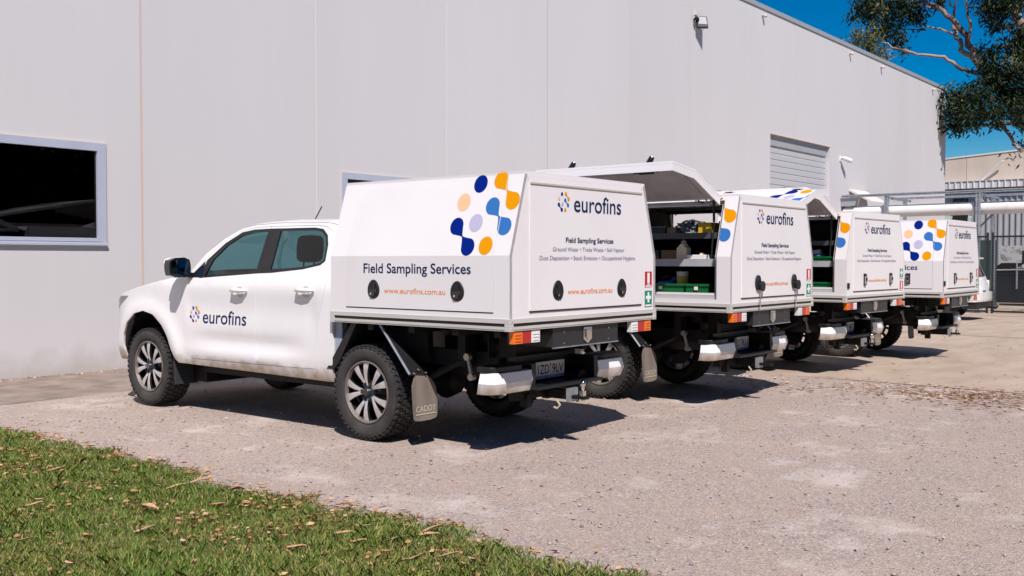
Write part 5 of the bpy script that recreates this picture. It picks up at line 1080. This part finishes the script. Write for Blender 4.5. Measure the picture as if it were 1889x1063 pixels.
for a in [(1592, 60, 43.6, .45), (1600, 78, 43.6, .5), (1612, 62, 44, .3), (1622, 95, 44.4, .32), (1634, 108, 44.6, .25), (1585, 75, 43.5, .3), (1603, 92, 43.8, .3), (1560, 76, 41, .12), (1752, 165, 42.8, .16), (1878, 108, 45.4, .25), (1626, 12, 45, .25), (1756, 190, 42.7, .2), (1868, 118, 45.2, .2)]: clump(*a)
V_, Fq = leaves(cl, 1300, .20, 12); obj('yellow_foliage', fast_mesh('yellow_foliage', V_, Fq, LEAFY), tree, label='yellow-green tips of the crown')  # leaves in a lighter yellow-green than the rest of the crown
# trees across the road behind the viewer (they show as dark reflections in the glass)
def roadtree(x, y, h, seed):
    t = thing('roadside_tree', 'dark leafy tree across the road, seen only as a reflection in the window glass', 'tree', (x, y, -.06), 0, 'trees across the road')
    part('rtt', 'trunk', BARK, t, lambda b: b.tube([(0, 0, 0), (.1, .05, 2), (-.1, .1, 5)], [.3, .24, .12], 8), smooth=50)
    if 'rtc' not in CACHE:
        rs = random.Random(2); V_, F2 = leaves([(rs.uniform(-2.4, 2.4), rs.uniform(-2.4, 2.4), rs.uniform(1.2, 8), rs.uniform(1.2, 1.9)) for _ in range(26)], 260, .5, 5); CACHE['rtc'] = fast_mesh('crown', V_, F2, LEAF)
    obj('crown', CACHE['rtc'], t); t.scale = (1, 1, h / 8.5)
for i, (x, y) in enumerate([(-14, -9), (-8.5, -12), (-3, -14), (3, -13.5), (9, -14.5), (15, -13), (21, -15), (-19, -4), (28, -16)]): roadtree(x, y, 8 + (i * 37 % 5) * .5, i)

sh = thing('shade_shelter', 'low open shelter with a pale gabled roof across the yard, seen in the window reflection', 'shelter', (17, -8.5, -.03))
part('shr', 'roof', WPL, sh, lambda b: (b.prism([(-4, 2.6), (0, 3.35), (4, 2.6), (4, 2.68), (0, 3.43), (-4, 2.68)], lambda u, w, t: (u, t, w), -2.2, 2.2)))
part('shb', 'fascia_beam', GLAV, sh, lambda b: (b.box(-3.9, 3.9, 2.0, 2.1, 2.5, 2.6), b.box(-3.9, 3.9, -2.1, -2.0, 2.5, 2.6)))
for px_, py_ in ((-3.8, 2.05), (3.8, 2.05), (-3.8, -2.05), (3.8, -2.05)): part('shp', 'post', GLAV, sh, lambda b: b.box(-.05, .05, -.05, .05, 0, 2.5), loc=(px_, py_, 0))
# ------------------------------------------------------------------ lawn, stones, litter
def grassm():
    m, n, l, b = nodes_mat('grass_blade'); ge = n.new('ShaderNodeNewGeometry'); tc = n.new('ShaderNodeTexCoord'); nz = n.new('ShaderNodeTexNoise'); nz.inputs['Scale'].default_value = 1.6; nz.inputs['Detail'].default_value = 6
    l.new(tc.outputs['Object'], nz.inputs[0]); r = ramp(n, [(0, (.05, .10, .014)), (.4, (.105, .185, .024)), (.78, (.19, .275, .045)), (.90, (.36, .32, .12)), (1, (.45, .31, .15))]); l.new(ge.outputs['Random Per Island'], r.inputs[0])
    r2_ = ramp(n, [(.45, (0, 0, 0)), (.75, (.55, .55, .55))]); l.new(nz.outputs[0], r2_.inputs[0]); mx = n.new('ShaderNodeMix'); mx.data_type = 'RGBA'; l.new(r2_.outputs[0], mx.inputs[0]); l.new(r.outputs[0], mx.inputs[6]); mx.inputs[7].default_value = (.26, .24, .07, 1)
    l.new(mx.outputs[2], b.inputs['Base Color']); b.inputs['Roughness'].default_value = .55; b.inputs['Specular IOR Level'].default_value = .3; return m
def grass():
    rs = np.random.RandomState(21); N = 520000
    x = rs.uniform(-.3, 4.25, N); y = rs.uniform(1.5, 10.1, N)
    # keep what lies in the view wedge, denser near
    hx, hy = math.cos(R(38.9)), math.sin(R(38.9)); dep = x * hx + y * hy; lat = x * hy - y * hx
    keep = (dep > 3.2) & (np.abs(lat / dep) < .62); edge = 3.84 + .06 * np.sin(y * 2.1) + .05 * np.sin(y * 5.3 + 1) + .03 * np.sin(y * 11) + np.where((y > 7.6) & (y < 8.4), .10, 0)
    ragged = edge + rs.normal(0, .035, N) + .05 * np.sin(y * 23) * np.sin(y * 7)
    patch = np.sin(x * 2.3 + 1.1 * np.sin(y * 1.7)) * np.sin(y * 1.9 + 2) + .6 * np.sin(x * 5.1 + 2) * np.sin(y * 4.3 + x) + .3 * rs.normal(size=N)
    keep &= (x < ragged) & (patch > -2.6 + rs.rand(N) * .9); x, y, edge = x[keep], y[keep], edge[keep]; n = len(x); patch = patch[keep]
    h = (.016 + rs.rand(n) ** 2 * .030) * (1 + .35 * np.clip(patch, -1, 1)); tuft = (np.sin(x * 6.3 + 2 * np.sin(y * 3)) * np.sin(y * 7.1 + x * 2) > .72); h[tuft] *= 1.5
    h *= np.where(edge - x < .12, .75, 1); w = .0016 + rs.rand(n) * .0014; a = rs.rand(n) * 6.28; la = rs.rand(n) * 6.28; ln = h * (.25 + rs.rand(n) * .9)
    sx_, sy_ = np.cos(a) * w, np.sin(a) * w; dx, dy = np.cos(la) * ln, np.sin(la) * ln; z0 = np.full(n, .0)
    V = np.stack([np.stack([x - sx_, y - sy_, z0], 1), np.stack([x + sx_, y + sy_, z0], 1), np.stack([x + dx * .35 + sx_ * .8, y + dy * .35 + sy_ * .8, h * .6], 1), np.stack([x + dx, y + dy, h], 1), np.stack([x + dx * .35 - sx_ * .8, y + dy * .35 - sy_ * .8, h * .6], 1)], 1).reshape(-1, 3)
    F2 = (np.arange(n)[:, None] * 5 + np.array([0, 1, 2, 3, 4])).astype(np.int32)
    o = obj('grass', fast_mesh('grass', V, F2, grassm()), kind='stuff'); tag(o, 'short patchy green grass of the lawn in the lower left corner', 'grass')
grass()
BARKS = [mat('straw_leaf', (.60, .39, .20), .8), mat('pale_straw', (.62, .46, .31), .8), mat('rust_leaf', (.44, .23, .10), .8)]
BARKL = [mat('bark_strip_tan', (.42, .22, .11), .8, noise=(25, (.55, .34, .20), .4, .7, 3)), mat('bark_strip_pale', (.52, .35, .23), .8, noise=(25, (.36, .20, .11), .4, .7, 3)), mat('leaf_brown', (.44, .25, .12), .8)]
def strip(b, L, w, rn, curl=.3, mi=0):
    n = 7; rows = []; a = 0; x = y = 0
    for i in range(n):
        t = i / (n - 1); ww = w * (.35 + .65 * math.sin(math.pi * min(1, t * 1.1 + .08)) ** .6); h = .008 + curl * w * math.sin(t * 3 + L * 40); a += rn.uniform(-.12, .12); x += L / n * math.cos(a); y += L / n * math.sin(a)
        rows.append([(x - math.sin(a) * ww * q, y + math.cos(a) * ww * q, h + abs(q) * w * .45) for q in (-.5, 0, .5)])
    grid(b, rows, mi)
def litter():
    rn = random.Random(33); vis = [(300, 905), (345, 893), (255, 940), (450, 905), (500, 907), (420, 905), (640, 1000), (700, 1003), (760, 990), (770, 987), (240, 905), (205, 845), (130, 855), (190, 845), (280, 842), (210, 900), (40, 935), (60, 925), (200, 870), (80, 870), (340, 875), (470, 895), (410, 880), (490, 908), (280, 925), (110, 900), (285, 895), (560, 955), (610, 985), (650, 970), (380, 930), (330, 1000), (150, 985), (115, 1040), (700, 1020), (620, 1040), (800, 1030), (860, 1032), (870, 1010), (740, 1035), (520, 1010), (240, 985), (20, 1000), (545, 920), (615, 930), (640, 925), (690, 945)]
    for i, (px, py) in enumerate(vis):
        d = cm @ Vector(((px - 944.5) / F_, -(py - 531.5) / F_, -1)); p = PC + d * ((.02 - 1.433) / d.z); b = B(); L = rn.uniform(.06, .13) * (1.4 if i < 11 else 1)
        strip(b, L, L * rn.uniform(.16, .34), rn, .3); o = obj('bark_strip', b.mesh('bark_strip', [BARKL[i % 2]], smooth=60), loc=(p.x, p.y, .022), rot=(rn.uniform(-.15, .15), rn.uniform(-.15, .15), rn.uniform(-.9, .4) + (-.9)))
        tag(o, 'dry curled strip of tan bark lying on the lawn', 'bark', 'bark strips scattered on the lawn')
    b = B()
    CL = [(rn.uniform(.8, 3.9), rn.uniform(2.5, 8.5)) for _ in range(70)]
    for _ in range(5200):
        y = rn.uniform(1.6, 9.5); x = rn.uniform(.3, 4.05)
        if rn.random() < .65: c_ = rn.choice(CL); x = min(4.0, rn.gauss(c_[0], .10)); y = rn.gauss(c_[1], .10)
        _scatter(b, x, y, .014 + rn.random() * .012, rn, .010, .055)
    for _ in range(420):
        y = rn.uniform(1.2, 9.5); x = lx(y) + abs(rn.gauss(0, .06)); _scatter(b, x, y, .0, rn, .015, .07)
    o = obj('bark_litter', b.mesh('bark_litter', [BARKS[0], BARKS[2], BARKL[0]], fixn=False), kind='stuff'); tag(o, 'small bark flakes and dry leaves through the lawn and along its edge', 'leaf litter')
    b = B()
    for _ in range(1000):
        x = rn.uniform(3.9, 12); y = rn.uniform(-1.5, 9); _scatter(b, x, y, .0, rn, .01, .045)
    for _ in range(950):     # drift of gum leaves along the concrete edge
        q = rn.random(); x = min(11.97, rn.gauss(11.2, .42)); y = rn.choice([rn.gauss(2.7, .35), rn.gauss(3.4, .3), rn.gauss(1.9, .3), rn.gauss(4.4, .6), rn.gauss(2.8, .25)]); _scatter(b, x, y, .0, rn, .03, .11)
    for _ in range(500): x = rn.uniform(2, 12); _scatter(b, x, 12.27 - abs(rn.gauss(0, .12)), .0, rn, .01, .05)
    for _ in range(500): _scatter(b, rn.gauss(8.6, .6), rn.gauss(10.9, .35), .0, rn, .02, .08)
    for _ in range(260): x = rn.uniform(12, 22); y = rn.uniform(-1, 5); _scatter(b, x, y, gz(x) + .004, rn, .02, .07)
    o = obj('leaf_litter', b.mesh('leaf_litter', BARKS, fixn=False), kind='stuff'); tag(o, 'dry gum leaves scattered on the gravel and drifted along the concrete edge', 'leaf litter')
def _scatter(b, x, y, z, rn, lo, hi):
    a = rn.uniform(0, 3.14); L = rn.uniform(lo, hi) * 1.15; w = L * rn.uniform(.07, .2); c, s = math.cos(a), math.sin(a); h = rn.uniform(.003, .012)
    b.add([(x - c * L / 2, y - s * L / 2, z + h), (x - s * w, y + c * w, z + h * 1.8), (x + c * L / 2, y + s * L / 2, z + h * .8), (x + s * w, y - c * w, z + h * .5)], [(0, 1, 2, 3)], rn.choice((0, 1, 1, 2)))
litter()
def stones():
    rs = np.random.RandomState(9); N = 14000; x = rs.uniform(3.9, 12.0, N); y = rs.uniform(-3.5, 9.9, N)
    hx, hy = math.cos(R(38.9)), math.sin(R(38.9)); dep = x * hx + y * hy; lat = x * hy - y * hx; keep = (dep > 3.3) & (np.abs(lat / dep) < .58)
    x, y = x[keep], y[keep]; n = len(x); r = .0024 + rs.rand(n) ** 7 * .013
    base = np.array([(1, 0, 0), (0, 1, 0), (-1, 0, 0), (0, -1, 0), (0, 0, .7), (0, 0, -.5)]); a = rs.rand(n) * 6.28
    P = base[None] * r[:, None, None] * (1 + rs.uniform(-.35, .35, (n, 6, 1))); c, s = np.cos(a)[:, None], np.sin(a)[:, None]
    V = np.stack([P[..., 0] * c - P[..., 1] * s + x[:, None], P[..., 0] * s + P[..., 1] * c + y[:, None], P[..., 2] + (r * .25)[:, None] - .0067 * np.maximum(0, x - 9.6)[:, None]], -1).reshape(-1, 3)
    F0 = np.array([(0, 1, 4), (1, 2, 4), (2, 3, 4), (3, 0, 4), (1, 0, 5), (2, 1, 5), (3, 2, 5), (0, 3, 5)]); F2 = (np.arange(n)[:, None, None] * 6 + F0[None]).reshape(-1, 3)
    m, nn2, l, b = nodes_mat('loose_stone'); ge = nn2.new('ShaderNodeNewGeometry'); r_ = ramp(nn2, [(0, (.17, .15, .15)), (.12, (.32, .275, .26)), (.5, (.42, .35, .305)), (.85, (.46, .38, .33)), (1, (.42, .28, .20))]); l.new(ge.outputs['Random Per Island'], r_.inputs[0]); l.new(r_.outputs[0], b.inputs['Base Color']); b.inputs['Roughness'].default_value = .85
    o = obj('loose_stones', fast_mesh('loose_stones', V, F2, m), kind='stuff'); tag(o, 'small loose stones scattered over the gravel yard', 'gravel')
stones()
